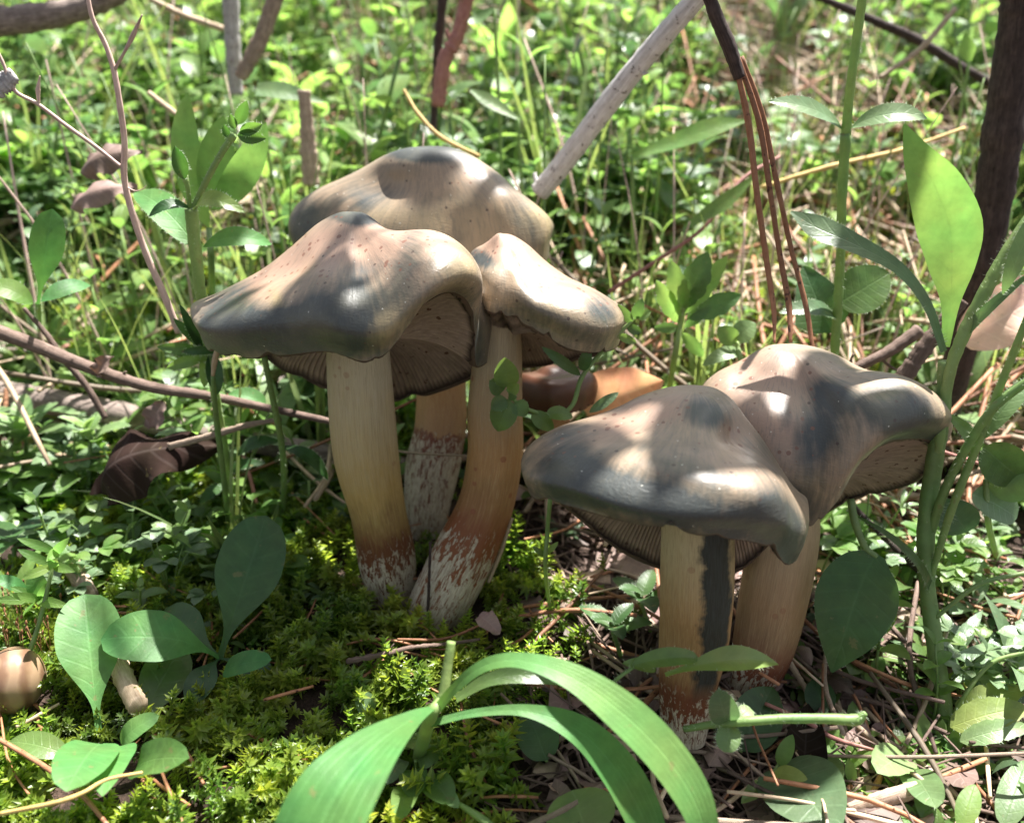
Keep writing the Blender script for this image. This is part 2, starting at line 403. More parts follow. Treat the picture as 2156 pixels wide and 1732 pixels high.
M['pale_leaf'] = leaf_mat('dead_pale_leaf', (.55, .40, .29), (.6, .4, .25), tfac=.3, rough=.6, vein=.5)
M['purple_leaf'] = leaf_mat('dead_purplish_leaf', (.24, .16, .135), (.2, .1, .08), tfac=.1, rough=.7, vein=.4)
def soil_mat():
    m = NT('dark_forest_soil'); o = m.obj(); n = m.noise(o, 60, 6, .65); n2 = m.noise(o, 900, 5, .6)
    c = m.ramp(m.math('ADD', m.math('MULTIPLY', n, .6), m.math('MULTIPLY', n2, .4)), [(.3, (.012, .009, .007)), (.5, (.045, .03, .022)), (.62, (.10, .065, .05)), (.75, (.05, .06, .02))])
    m.bump(n2, 1., .002)
    return m.fin(c, .95, .2)
M['soil'] = soil_mat()
# ------------------------------------------------------------------ ground sheet
def ground():
    def axis(a, b, n, k=3.0):
        t = np.linspace(-1, 1, n); return np.sign(t) * (np.abs(t) ** k) * (b if True else a)
    xs = axis(-1500, 1500, 221, 3.2); ys0 = axis(-1500, 1500, 261, 3.2) + 5
    X, Y = np.meshgrid(xs, ys0, indexing='ij')
    Z = gz(X, Y)
    V = np.stack([X, Y, Z], -1).reshape(-1, 3); m = len(ys0)
    i, j = np.meshgrid(np.arange(len(xs) - 1), np.arange(m - 1), indexing='ij')
    Q = np.stack([i * m + j, (i + 1) * m + j, (i + 1) * m + j + 1, i * m + j + 1], -1).reshape(-1, 4)
    o = link('ground', mesh_from('ground', V, Q), M['soil']); tag(o, 'dark forest soil under the moss and litter', None, None, 'structure')
ground()

# ------------------------------------------------------------------ mushroom materials
def cap_mat():
    m = NT('mushroom_cap_skin'); st = m.sep(m.attr('stain')); rad = m.attr('rad'); lc = m.sep(m.attr('lc')); o = m.obj()
    dark, warm, yel = st[0], st[1], st[2]
    n1 = m.noise(rad, 9., 5, .6); n2 = m.noise(rad, 30., 3, .5); blot = m.noise(o, 95, 4, .6, .5); fine = m.noise(o, 1800, 3, .6)
    base = m.mix(m.rng(blot, .35, .68), (.315, .23, .155), (.205, .16, .11))
    base = m.mix(m.math('MULTIPLY', m.rng(n1, .40, .68), .45), base, (.115, .105, .075))
    base = m.mix(m.math('MULTIPLY', warm, .75), base, (.34, .215, .155))
    base = m.mix(m.math('MULTIPLY', yel, .7), base, (.34, .265, .13))
    # bluing bruises, streaked along the radius
    d = m.math('ADD', m.math('SUBTRACT', dark, .46), m.math('MULTIPLY', m.math('SUBTRACT', m.math('ADD', m.math('MULTIPLY', n1, .6), m.math('MULTIPLY', blot, .4)), .5), 1.25)); d = m.math('ADD', d, m.rng(lc[1], .70, .98, 0., .42))
    dm = m.rng(d, -.22, .36)
    bl = m.mix(m.rng(n2, .3, .7), (.046, .055, .053), (.014, .020, .022))
    bl = m.mix(m.math('MULTIPLY', m.rng(m.noise(o, 60, 3), .5, .68), .6), bl, (.11, .105, .065))
    col = m.mix(m.math('MULTIPLY', dm, .96), base, bl)
    sm = m.math('MULTIPLY', m.rng(n2, .50, .66), .34); col = m.mix(sm, col, (.10, .10, .08))
    # brown specks, denser round the umbo
    vo = m.voro(o, 520.); vc = m.n.new('ShaderNodeTexVoronoi'); vc.inputs['Scale'].default_value = 520.; m.lk(o, vc.inputs['Vector'])
    vs = m.sep(vc.outputs['Color'])
    sz = m.math('MULTIPLY', m.rng(vs[0], .35, 1., 0., .36), m.rng(m.math('ADD', warm, m.math('MULTIPLY', m.noise(o, 160, 2), .35)), .16, .62, .22, 1.))
    sp_ = m.math('LESS_THAN', vo, sz)
    col = m.mix(m.math('MULTIPLY', sp_, .75), col, (.15, .06, .035))
    v2 = m.voro(o, 210.); col = m.mix(m.math('MULTIPLY', m.math('LESS_THAN', v2, .09), .8), col, (.05, .03, .022))
    col = m.mix(m.math('MULTIPLY', m.math('LESS_THAN', m.voro(m.vadd(o, (3.1, 1.7, .4)), 330.), .055), .6), col, (.7, .68, .6))
    wr = m.noise(m.vadd(m.vmul(o, (1., 1., 2.2)), m.vmul(rad, (.004, .004, .004))), 560, 3, .55, 1.2)
    m.bump(m.math('ADD', m.math('MULTIPLY', wr, m.rng(lc[1], .45, .85, .25, 1.6)), m.math('ADD', m.math('MULTIPLY', n2, .35), m.math('MULTIPLY', fine, .12))), .38, .0003)
    m.b.inputs['Subsurface Weight'].default_value = .0
    m.b.inputs['Coat Roughness'].default_value = .33
    return m.fin(col, m.rng(blot, .3, .7, .34, .50), .5, .2)
M['cap'] = cap_mat()
def gill_mat(dark=False):
    m = NT('mushroom_gills_dark' if dark else 'mushroom_gills'); lc = m.sep(m.attr('lc')); o = m.obj()
    n = m.noise(m.attr('rad'), 14, 4, .6)
    a, b = ((.36, .265, .20), (.20, .14, .105)) if not dark else ((.06, .03, .02), (.02, .01, .01))
    c = m.mix(m.rng(n, .3, .75), a, b)
    c = m.mix(m.math('MULTIPLY', lc[0], .45), c, tuple(x * .45 for x in b))          # colour darkens deeper into the grooves
    c = m.mix(m.math('LESS_THAN', m.voro(o, 260.), .16), c, (.10, .05, .035))
    c = m.mix(m.rng(lc[1], .93, .99), c, (.035, .022, .018))                            # dark margin line
    m.bump(m.noise(o, 1500, 3), .4, .0002)
    return m.fin(c, .7, .25)
M['gill'] = gill_mat(); M['gill_dark'] = gill_mat(True)
def flesh_mat():
    m = NT('mushroom_margin'); o = m.obj(); c = m.mix(m.noise(o, 300, 3), (.13, .085, .06), (.045, .032, .026)); return m.fin(c, .6, .3)
M['margin'] = flesh_mat()
def stem_mat(name, cream, ochre, brown, bruise=0., fs=.62, reds=0.3, bc=.5):
    m = NT(name); lc = m.sep(m.attr('lc')); ang, s, o = lc[0], lc[1], m.obj()
    a2 = m.math('MULTIPLY', ang, 6.2832)
    ring = m.comb(m.math('COSINE', a2), m.math('SINE', a2), m.math('MULTIPLY', s, 1.2))
    fib = m.noise(ring, 13., 4, .6); fine = m.noise(m.comb(m.math('COSINE', a2), m.math('SINE', a2), m.math('MULTIPLY', s, .5)), 34., 3, .6)
    nb = m.noise(o, 120, 4, .6)
    sj = m.math('ADD', s, m.math('MULTIPLY', m.math('SUBTRACT', nb, .5), .16)); sj = m.math('ADD', sj, m.math('MULTIPLY', m.math('SUBTRACT', fib, .5), .14))
    c = m.ramp(sj, [(0., cream), (.18, cream), (.42, ochre), (fs - .13, tuple(x * .75 for x in ochre)), (fs - .02, brown), (1., brown)])
    c = m.mix(m.math('MULTIPLY', m.math('MULTIPLY', m.rng(fine, .52, .68), .30), m.rng(s, fs - .02, fs - .12)), c, (.52, .40, .22))
    c = m.mix(m.math('MULTIPLY', m.rng(fine, .50, .36), .30), c, tuple(x * .45 for x in ochre))
    c = m.mix(m.math('MULTIPLY', m.math('LESS_THAN', m.voro(o, 150.), .13), reds), c, (.22, .06, .03))
    # white woolly scales low down, broken into tongues that point up and down the stem
    zz = m.comb(m.math('MULTIPLY', m.math('COSINE', a2), 1.0), m.math('MULTIPLY', m.math('SINE', a2), 1.0), m.math('MULTIPLY', s, 4.6))
    sc = m.noise(zz, 6.2, 4, .62, .6); sc2 = m.noise(m.comb(m.math('COSINE', a2), m.math('SINE', a2), m.math('MULTIPLY', s, 2.)), 19., 3, .6)
    wt = m.math('ADD', m.math('ADD', m.math('MULTIPLY', m.math('SUBTRACT', sj, fs + .04), 5.), m.math('MULTIPLY', m.math('SUBTRACT', sc, .5), 3.4)), m.math('MULTIPLY', m.math('SUBTRACT', sc2, .5), .9))
    wm = m.rng(wt, .0, .12); white = m.mix(m.rng(sc2, .35, .65), (.56, .50, .38), (.36, .31, .23))
    fl = m.noise(m.comb(m.math('COSINE', a2), m.math('SINE', a2), m.math('MULTIPLY', sj, 4.2)), 6.5, 3, .6, .8)
    wm = m.math('MULTIPLY', wm, m.rng(fl, .61, .54)); wm = m.math('MULTIPLY', wm, m.rng(s, fs - .10, fs + .02))
    c = m.mix(m.math('MULTIPLY', wm, .93), c, white)
    if bruise:
        bx = m.math('MULTIPLY', m.math('ARCCOSINE', m.math('MULTIPLY', m.math('COSINE', m.math('MULTIPLY', m.math('SUBTRACT', ang, bc), 6.2832)), .9999)), .15915); bx = m.math('ADD', bx, m.math('ADD', m.math('MULTIPLY', m.math('SUBTRACT', fine, .5), .015), m.math('MULTIPLY', m.math('SUBTRACT', nb, .5), .20)))
        bm = m.math('MULTIPLY', m.rng(bx, bruise + .012, bruise - .022), m.rng(s, .80, .70))
        c = m.mix(m.math('MULTIPLY', bm, .95), c, m.mix(m.rng(fine, .35, .7), (.006, .011, .013), (.020, .034, .040)))
    m.bump(m.math('ADD', m.math('MULTIPLY', fine, .8), m.math('MULTIPLY', wm, .9)), .6, .0004)
    return m.fin(c, .55, .35)
M['stem1'] = stem_mat('mushroom_stem_straw', (.46, .385, .26), (.42, .28, .10), (.13, .045, .02), fs=.60)
M['stem2'] = stem_mat('mushroom_stem_tawny', (.36, .20, .08), (.34, .20, .10), (.17, .06, .035), fs=.42)
M['stem3'] = stem_mat('mushroom_stem_amber', (.38, .29, .18), (.38, .20, .075), (.19, .06, .02), fs=.64, reds=.6)
M['stem4'] = stem_mat('mushroom_stem_bruised', (.46, .37, .21), (.36, .21, .09), (.14, .045, .02), bruise=.075, fs=.80, bc=-.055)
M['stem5'] = stem_mat('mushroom_stem_tan', (.42, .31, .18), (.36, .22, .11), (.16, .05, .024), fs=.66)

# ------------------------------------------------------------------ mushroom shapes
def ring_interp(vals, nu):
    v = np.asarray(vals, float)[:, None] * np.ones((1, 1)); return spline(np.hstack([v, v, v]), nu, True)[:, 0]
HP = [(0, 0), (.17, .008), (.32, .065), (.47, .17), (.64, .28), (.82, .39), (.95, .53), (1.0, .68), (1.0, .83), (1.0, 1.0)]
HPC = [(0, 0), (.09, .012), (.21, .085), (.37, .22), (.57, .35), (.79, .45), (.94, .57), (1.0, .71), (1.0, .85), (1.0, 1.0)]
def cap_surface(apex, rim, nu=220, nt=56, sharp=1., prof=HP, dent=()):
    """rim: list of (px,py,Y,over,lift); over = how far the shoulder stands out past the rim, lift = shoulder height"""
    A = P(*apex); R = spline([P(*r[:3]) for r in rim], nu, True)
    ov = ring_interp([r[3] for r in rim], nu); lf = ring_interp([r[4] for r in rim], nu)
    T = np.linspace(0, 1, nt); pr = np.asarray(prof, float)
    k = spline(np.hstack([pr, np.zeros((len(pr), 1))]), 300); ku = np.linspace(0, 1, 300)
    h = np.interp(T, ku, k[:, 0]); g = np.interp(T, ku, k[:, 1])
    bump_o = np.exp(-((T - .80) / .17) ** 2); bump_l = np.exp(-((T - .60) / .22) ** 2)
    D = R - A; H = D.copy(); H[:, 2] = 0; Hn = np.linalg.norm(H, axis=1); Zd = D[:, 2]
    hh = h[None] + ov[:, None] * bump_o[None]
    zz = Zd[:, None] * g[None] + lf[:, None] * bump_l[None] * (1 - T[None] ** 6)
    V = A[None, None] + H[:, None] * hh[..., None]; V[..., 2] = A[2] + zz
    return A, R, V, T
def blobs(V, lst):
    px, py = project(V.reshape(-1, 3)); out = np.zeros(len(px))
    for (x, y, rx, ry, rot, s) in lst:
        a = math.radians(rot); dx, dy = px - x, py - y
        u = (dx * math.cos(a) + dy * math.sin(a)) / rx; v = (-dx * math.sin(a) + dy * math.cos(a)) / ry
        out = out + s * np.exp(-(u * u + v * v) ** 1.5)
    return np.clip(out, -0.6, 1.1)
def mushroom(name, label, apex, rim, junction, stem, stemmat, lumps=(), dark=(), warm=(), yellow=(), ngill=210, gillmat='gill', capmat='cap',
             uw=.10, warp=.10, seed=1, prof=HP, arch=.5, flute=.0):
    base = P(*stem[-1][:3]); root = thing(name, label, 'mushroom', (base[0], base[1], base[2]))
    nu, nt = 240, 60
    A, R, V, T = cap_surface(apex, rim, nu, nt, prof=prof)
    u = np.arange(nu) / nu * 2 * np.pi; rg = np.random.default_rng(seed)
    # irregular folds and ripples towards the margin
    w = np.zeros(nu)
    for k_ in (3, 5, 8, 13): w += rg.uniform(.3, 1) / k_ ** .8 * np.sin(k_ * u + rg.uniform(0, 6.28))
    ctr = V.mean(axis=(0, 1)); out = V - ctr; out /= np.linalg.norm(out, axis=2)[..., None]
    amp = warp * np.clip((T - .25) / .5, 0, 1) * np.clip((1.0 - T) / .08, 0, 1) ** .5
    V = V + out * (w[:, None] * amp[None])[..., None]
    lump = np.sin(V[..., 0] * 1.7 + seed) * np.sin(V[..., 1] * 1.9 + seed * 2) * np.sin(V[..., 2] * 2.1) * .07 * np.clip(T[None] * 3, 0, 1) * np.clip((1 - T[None]) * 12, 0, 1)
    V = V + out * lump[..., None]
    if lumps:          # dents and swellings of the cap, at the places the cap has them
        px, py = project(V.reshape(-1, 3)); px = px.reshape(nu, nt); py = py.reshape(nu, nt)
        facing = np.clip((out @ unit(CAM - ctr)) * 1.5 + .6, 0, 1) * np.clip((1 - T[None]) / .12, 0, 1)
        for (lx, ly, rx, ry, rot, am) in lumps:
            a_ = math.radians(rot); dx, dy = px - lx, py - ly
            q1 = (dx * math.cos(a_) + dy * math.sin(a_)) / rx; q2 = (-dx * math.sin(a_) + dy * math.cos(a_)) / ry
            V = V + out * (am * np.exp(-(q1 ** 2 + q2 ** 2)) * facing)[..., None]
    nick = np.zeros(nu)          # nibbled, split places along the margin
    for q in range(16): nick += rg.uniform(.03, .17) * np.exp(-(((np.arange(nu) - rg.integers(nu) + nu / 2) % nu - nu / 2) / rg.uniform(.8, 2.6)) ** 2)
    V = V - (V - V[:, -6:-5]) / (np.linalg.norm(V - V[:, -6:-5], axis=2)[..., None] + 1e-6) * (nick[:, None] * np.clip((T[None] - T[-6]) / (1 - T[-6]), 0, 1))[..., None]
    apexes = V[:, 0].mean(axis=0); V[:, 0] = apexes
    lc = np.zeros((nu, nt, 3)); lc[..., 0] = (u / (2 * np.pi))[:, None]; lc[..., 1] = T
    radv = np.stack([np.cos(u)[:, None] * np.ones(nt), np.sin(u)[:, None] * np.ones(nt), T[None] * .42 * np.ones((nu, 1)) + seed], -1) * 1.6
    st = np.stack([blobs(V, dark), blobs(V, warm), blobs(V, yellow)], -1)
    i, j = np.meshgrid(np.arange(nu), np.arange(nt - 1), indexing='ij'); i2 = (i + 1) % nu
    Q = np.stack([i * nt + j, i2 * nt + j, i2 * nt + j + 1, i * nt + j + 1], -1).reshape(-1, 4)
    Q = Q[:, ::-1]
    org = np.array(root.location) / S
    me = mesh_from('cap', V.reshape(-1, 3) - org, Q, None, {'lc': lc.reshape(-1, 3), 'rad': radv.reshape(-1, 3), 'stain': st})
    capo = link('cap', me, M[capmat], root)
    # rolled margin: a fine irregular lip
    Rr = V[:, -1]; J = P(*junction)
    inw = J - Rr; inw /= np.linalg.norm(inw, axis=1)[:, None]
    g = Geo(); nm = 7; aa = np.linspace(0, np.pi, nm); r0 = .045 + .018 * np.sin(u * 9) + .012 * rg.standard_normal(nu)
    dn = V[:, -1] - V[:, -3]; dn /= np.linalg.norm(dn, axis=1)[:, None] + 1e-9
    L_ = Rr[:, None] + dn[:, None] * (r0[:, None] * np.sin(aa))[..., None] + inw[:, None] * (r0[:, None] * (1 - np.cos(aa)) * 1.1)[..., None]
    ii, jj = np.meshgrid(np.arange(nu), np.arange(nm - 1), indexing='ij'); i2 = (ii + 1) % nu
    g.add(L_.reshape(-1, 3), np.stack([ii * nm + jj, ii * nm + jj + 1, i2 * nm + jj + 1, i2 * nm + jj], -1).reshape(-1, 4)[:, ::-1])
    put(root, 'margin', g, M['margin'])
    # gills: folded sheet from margin to stem top
    ng = ngill * 4; gu = np.arange(ng) / ng * nu; i0 = gu.astype(int); f = (gu - i0)[:, None]
    E = L_[:, -1]; E = E[i0 % nu] * (1 - f) + E[(i0 + 1) % nu] * f
    ns = 26; s = np.linspace(0, 1, ns)
    Jr = J + np.stack([np.cos(gu / nu * 2 * np.pi + 3.14), np.sin(gu / nu * 2 * np.pi + 3.14), np.zeros(ng)], -1) * 0.0
    r_st = stem[0][3] / 2 * cmpp(P(*stem[0][:3])) * .8
    hv = E - J; hv2 = hv.copy(); hv2[:, 2] = 0; hv2 /= np.linalg.norm(hv2, axis=1)[:, None] + 1e-9
    Jr = J + hv2 * r_st
    W = E[:, None] * (1 - s)[None, :, None] + Jr[:, None] * s[None, :, None]
    topu = (A[2] - .9 - W[..., 2])
    hgt = np.clip(arch * np.linalg.norm(E - Jr, axis=1) * .30, 0, 1.4)
    W[..., 2] += hgt[:, None] * np.sin(np.pi * np.clip(s, 0, 1))[None] ** .8 * (1 - s[None] * .35)
    ph = (np.arange(ng) % 4); depth = np.where(ph == 0, 0., np.where(ph == 2, 1., .35))
    dd = depth[:, None] * .10 * np.clip(s / .06, 0, 1)[None] * np.clip((1 - s) / .1, 0, 1)[None]
    W[..., 2] += dd
    W += (np.sin(s * 9 + seed) * .04)[None, :, None] * np.stack([np.sin(gu * .21), np.cos(gu * .17), np.zeros(ng)], -1)[:, None]
    lc = np.zeros((ng, ns, 3)); lc[..., 0] = depth[:, None]; lc[..., 1] = 1 - s[None]
    rv = np.stack([np.cos(gu / nu * 6.2832)[:, None] * np.ones(ns), np.sin(gu / nu * 6.2832)[:, None] * np.ones(ns), np.ones((ng, 1)) * s[None] * .3 + seed], -1) * 2
    i, j = np.meshgrid(np.arange(ng), np.arange(ns - 1), indexing='ij'); i2 = (i + 1) % ng
    Q = np.stack([i * ns + j, i * ns + j + 1, i2 * ns + j + 1, i2 * ns + j], -1).reshape(-1, 4)
    me = mesh_from('gills', W.reshape(-1, 3) - org, Q, None, {'lc': lc.reshape(-1, 3), 'rad': rv.reshape(-1, 3)}, smooth=False)
    go = link('gills', me, M[gillmat], root); go['kind'] = 'stuff'
    # stem
    pts = [P(*p[:3]) for p in stem]; rr = [p[3] / 2 * cmpp(q) for p, q in zip(stem, pts)]
    n, sd = 70, 56
    C = spline(pts, n); r = spline(np.array([[x, 0, 0] for x in rr]), n)[:, 0]
    Tt, N, B = frames(C); a = np.arange(sd + 1) / sd * 2 * np.pi
    lob = 1 + .035 * np.sin(3 * a + seed)[None] + .02 * np.sin(5 * a + seed * 3)[None] + flute * (np.abs(np.sin(2.5 * a + 1.0 + seed))[None] - .6)
    lob = lob + .012 * np.sin(np.arange(n)[:, None] * .25 + 2 * a[None]) + .010 * np.append(q0 := rg.standard_normal(sd), q0[0])[None]
    Vs = C[:, None] + (r[:, None] * lob)[..., None] * (np.cos(a)[None, :, None] * N[:, None] + np.sin(a)[None, :, None] * B[:, None])
    lc = np.zeros((n, sd + 1, 3)); lc[..., 0] = (a / (2 * np.pi))[None]; lc[..., 1] = (np.arange(n) / (n - 1))[:, None]
    i, j = np.meshgrid(np.arange(n - 1), np.arange(sd), indexing='ij'); j2 = j + 1; sd1 = sd + 1
    Q = np.stack([i * sd1 + j, i * sd1 + j2, (i + 1) * sd1 + j2, (i + 1) * sd1 + j], -1).reshape(-1, 4)
    g = Geo(); g.add(Vs.reshape(-1, 3), Q, None, lc.reshape(-1, 3))
    put(root, 'stem', g, M[stemmat])
    return root

# rims run left -> front -> right -> back, seen from the camera
m1 = mushroom('mushroom', 'straw-stemmed front left mushroom with blue-grey bruised cap and an arched wavy rim',
    (742, 446, .4),
    [(432, 690, .6, .06, -.6), (445, 738, -.8, .06, -.5), (520, 752, -1.8, .06, -.2), (610, 745, -2.5, .05, .1), (690, 738, -2.9, .05, .12), (765, 758, -3.1, .05, .15), (815, 738, -3.1, .08, .2),
     (858, 680, -2.9, .13, .3), (890, 634, -2.5, .17, .45), (935, 612, -2.0, .18, .55), (977, 634, -1.4, .13, .6), (994, 695, -.8, .08, .5), (1000, 768, -.2, .04, .3), (1030, 760, .7, .02, 0.), (1010, 786, 1.5, .02, 0), (930, 822, 2.0, .04, 0), (830, 846, 2.3, .06, 0), (700, 822, 2.7, .06, 0), (600, 782, 2.9, .04, -.7), (550, 745, 2.8, .03, -1.1), (480, 700, 2.0, .04, -1.0)],
    (752, 715, .0),
    [(752, 700, 0, 128), (754, 780, 0, 134), (768, 950, 0, 134), (795, 1080, 0, 116), (812, 1170, 0, 118), (822, 1245, 0, 104), (828, 1300, 0, 90)], 'stem1', lumps=[(600, 600, 60, 90, 20, -.14), (700, 640, 50, 100, 0, .14), (820, 560, 36, 110, 25, -.20), (930, 560, 60, 60, 0, .12), (500, 650, 50, 60, 0, .10), (790, 690, 50, 40, 0, .12)],
    dark=[(745, 452, 60, 24, 10, 1.3), (700, 650, 150, 50, -12, .85), (600, 700, 150, 42, 6, .95), (480, 650, 60, 90, 20, .8), (760, 570, 60, 34, -20, .62), (860, 550, 34, 90, 14, .62), (700, 690, 90, 60, 0, .6), (470, 710, 60, 40, 0, .5), (995, 720, 22, 60, 0, .8)],
    warm=[(740, 520, 150, 62, 0, 1.0), (830, 470, 120, 40, 25, .8), (560, 590, 130, 30, -28, .8), (620, 560, 120, 40, -28, .6)],
    yellow=[(780, 690, 90, 46, -25, 1.1), (960, 560, 50, 60, 0, .55), (590, 650, 14, 40, -20, 1.2)], seed=1, prof=HPC)
m2 = mushroom('mushroom', 'broad rear mushroom with a dark knob on its smooth tan cap, tallest of the cluster',
    (905, 312, 6.2),
    [(628, 540, 6.4, .05, .0), (680, 620, 5.4, .05, .2), (780, 680, 4.6, .05, .3), (900, 710, 4.3, .05, .4), (1020, 690, 4.3, .05, .5), (1105, 610, 4.7, .05, .3), (1146, 552, 5.4, .05, -.05), (1150, 530, 6.6, .05, -.35), (1110, 530, 8.2, .05, -.4), (1030, 530, 9.3, .05, 0), (900, 540, 9.8, .05, 0), (760, 545, 9.3, .05, 0), (665, 535, 8.2, .05, 0)],
    (930, 740, 5.2),
    [(930, 740, 5.2, 104), (930, 830, 4.6, 103), (928, 900, 4.2, 108), (912, 980, 3.8, 112), (900, 1060, 3.5, 98), (893, 1130, 3.4, 84)], 'stem2', lumps=[(790, 400, 60, 50, -40, -.32), (700, 410, 60, 50, 0, .16), (1010, 400, 90, 50, 20, .30), (900, 430, 60, 60, 0, -.12), (1100, 440, 30, 60, -20, -.12), (860, 350, 60, 24, 0, .12)],
    dark=[(900, 322, 95, 24, 0, 1.15), (700, 440, 100, 34, -30, .55), (790, 420, 60, 26, -30, .5), (1090, 440, 34, 70, -20, .6), (640, 480, 34, 60, 10, .6), (930, 500, 110, 30, 0, .3), (1140, 500, 30, 40, 0, .4)],
    warm=[(1010, 380, 120, 40, 25, .2)], yellow=[(1000, 470, 120, 60, 0, .5), (1130, 470, 40, 60, 0, .7), (820, 470, 120, 40, 0, .35)], seed=2, warp=.09)
m3 = mushroom('mushroom', 'tilted mushroom with pinkish pitted knob, cream cap sloping right and amber stem',
    (1052, 492, 1.6),
    [(992, 560, 1.7, .04, .0), (1003, 640, .9, .03, -.1), (1030, 655, .1, .03, .0), (1075, 668, -.2, .06, .2), (1130, 695, -.5, .06, -.05), (1190, 730, -.6, .07, .0), (1245, 740, -.2, .09, .1), (1290, 732, .6, .08, .0), (1304, 708, 1.6, .05, -.35), (1304, 724, 2.2, .04, -.65), (1265, 745, 2.7, .03, -.9), (1180, 765, 3.0, .02, -.9), (1090, 772, 3.9, .04, .0), (1010, 740, 3.6, .04, .0), (985, 640, 2.8, .04, .0)],
    (1052, 700, 1.2),
    [(1052, 660, 1.2, 84), (1048, 740, 1.0, 100), (1042, 860, .7, 112), (1042, 960, .3, 116), (1020, 1070, -.1, 116), (975, 1170, -.5, 130), (930, 1260, -.8, 128), (895, 1320, -1.0, 110)], 'stem3', lumps=[(1110, 600, 100, 22, 32, -.10), (1200, 650, 80, 40, 30, .12), (1020, 560, 24, 30, 0, .14), (1060, 590, 20, 50, 20, -.12)],
    dark=[(1015, 545, 34, 20, 30, .9), (1265, 655, 40, 30, 40, .75), (1120, 640, 90, 20, 32, .45), (1000, 610, 20, 50, 0, .5), (1230, 700, 50, 20, 20, .4)],
    warm=[(1060, 515, 70, 36, 10, 1.1), (1130, 570, 90, 24, 32, 1.), (1220, 600, 80, 26, 32, .6)], yellow=[(1180, 690, 100, 40, 25, .5)], seed=3, warp=.06, prof=HPC)
m4 = mushroom('mushroom', 'front right mushroom with glossy blue-grey cap and a blue-black stripe down its stem',
    (1462, 815, -3.2),
    [(1118, 1000, -4.0, .04, .0), (1122, 1044, -5.0, .03, .0), (1200, 1062, -5.9, .04, .05), (1300, 1090, -6.5, .05, .1), (1400, 1112, -6.8, .05, .15), (1500, 1126, -6.9, .05, .2), (1580, 1136, -6.7, .06, .2), (1626, 1152, -6.3, .06, .1), (1646, 1180, -5.8, .06, .0), (1668, 1184, -5.2, .05, -.2), (1686, 1150, -4.5, .02, -.6), (1684, 1095, -3.7, .0, -.9), (1636, 1130, -2.9, .0, -1.1), (1560, 1198, -2.5, .0, -1.0), (1480, 1204, -2.3, .05, 0), (1390, 1196, -2.2, .05, 0), (1300, 1155, -2.2, .05, 0), (1225, 1095, -2.5, .05, 0), (1150, 1030, -3.1, .04, 0)],
    (1462, 1060, -4.4),
    [(1466, 1050, -4.4, 148), (1468, 1140, -4.5, 148), (1466, 1260, -4.6, 150), (1458, 1360, -4.8, 138), (1446, 1450, -5.0, 116), (1438, 1550, -5.2, 90)], 'stem4', lumps=[(1560, 930, 60, 44, 40, -.34), (1480, 880, 60, 40, 0, .12), (1400, 980, 200, 34, 14, .16), (1300, 910, 120, 26, -14, -.14), (1610, 1010, 60, 60, 0, .18), (1180, 960, 50, 60, 0, .10), (1360, 850, 60, 26, 0, .08)],
    dark=[(1485, 868, 56, 40, 10, .9), (1330, 1010, 150, 30, 12, .5), (1450, 985, 120, 30, 18, .6), (1200, 960, 70, 80, -30, .8), (1250, 1030, 130, 40, 10, .7), (1500, 1080, 190, 50, 8, .72), (1640, 1100, 44, 90, -10, .85), (1600, 960, 60, 40, 30, .5), (1370, 1060, 130, 26, 10, .3)],
    warm=[(1560, 980, 90, 40, 30, .5), (1380, 850, 100, 40, -20, .9), (1300, 900, 120, 30, -16, .7), (1550, 900, 50, 40, 50, .6), (1180, 940, 40, 60, 30, .3)], yellow=[(1400, 1040, 160, 34, 8, .3)], seed=4, warp=.08, uw=.1)
m5 = mushroom('mushroom', 'rear right mushroom with tan cap and a wrinkled blue-black lobe on its right',
    (1652, 727, -.4),
    [(1475, 880, -.8, .04, .1), (1500, 1000, -2.0, .04, .2), (1580, 1090, -2.9, .04, .3), (1690, 1112, -3.3, .04, .3), (1752, 1062, -3.5, .06, .35), (1798, 985, -3.4, .11, .5), (1850, 932, -3.1, .13, .40), (1915, 920, -2.6, .13, .50), (1958, 930, -1.9, .08, .30), (1972, 960, -1.0, .05, -.05), (1930, 1010, -.2, .04, -.5), (1850, 1038, .4, .04, -.4), (1770, 1062, .8, .04, -.2), (1690, 1100, .9, .04, 0), (1600, 1060, .9, .04, 0), (1520, 980, .6, .04, 0), (1480, 900, .2, .04, 0)],
    (1640, 1040, -1.4),
    [(1650, 1040, -1.4, 130), (1648, 1120, -1.7, 140), (1626, 1250, -2.3, 142), (1600, 1370, -2.9, 122), (1570, 1450, -3.2, 92), (1555, 1530, -3.4, 74)], 'stem5', lumps=[(1740, 880, 60, 100, 20, -.26), (1880, 860, 70, 50, 0, .18), (1600, 880, 90, 90, 0, .10)],
    dark=[(1890, 870, 80, 60, 15, .95), (1730, 900, 60, 110, 20, .85), (1760, 830, 70, 30, 25, .6), (1650, 870, 18, 34, 0, .6), (1670, 1050, 60, 34, 30, .6), (1560, 780, 24, 16, 0, .3), (1640, 745, 40, 14, 0, .4), (1960, 930, 30, 50, 0, .7)],
    warm=[(1600, 850, 120, 70, 30, .9), (1660, 780, 120, 40, 10, .7), (1600, 980, 90, 90, 0, .5)], yellow=[(1700, 1020, 40, 30, 0, .5)], seed=5, warp=.07)
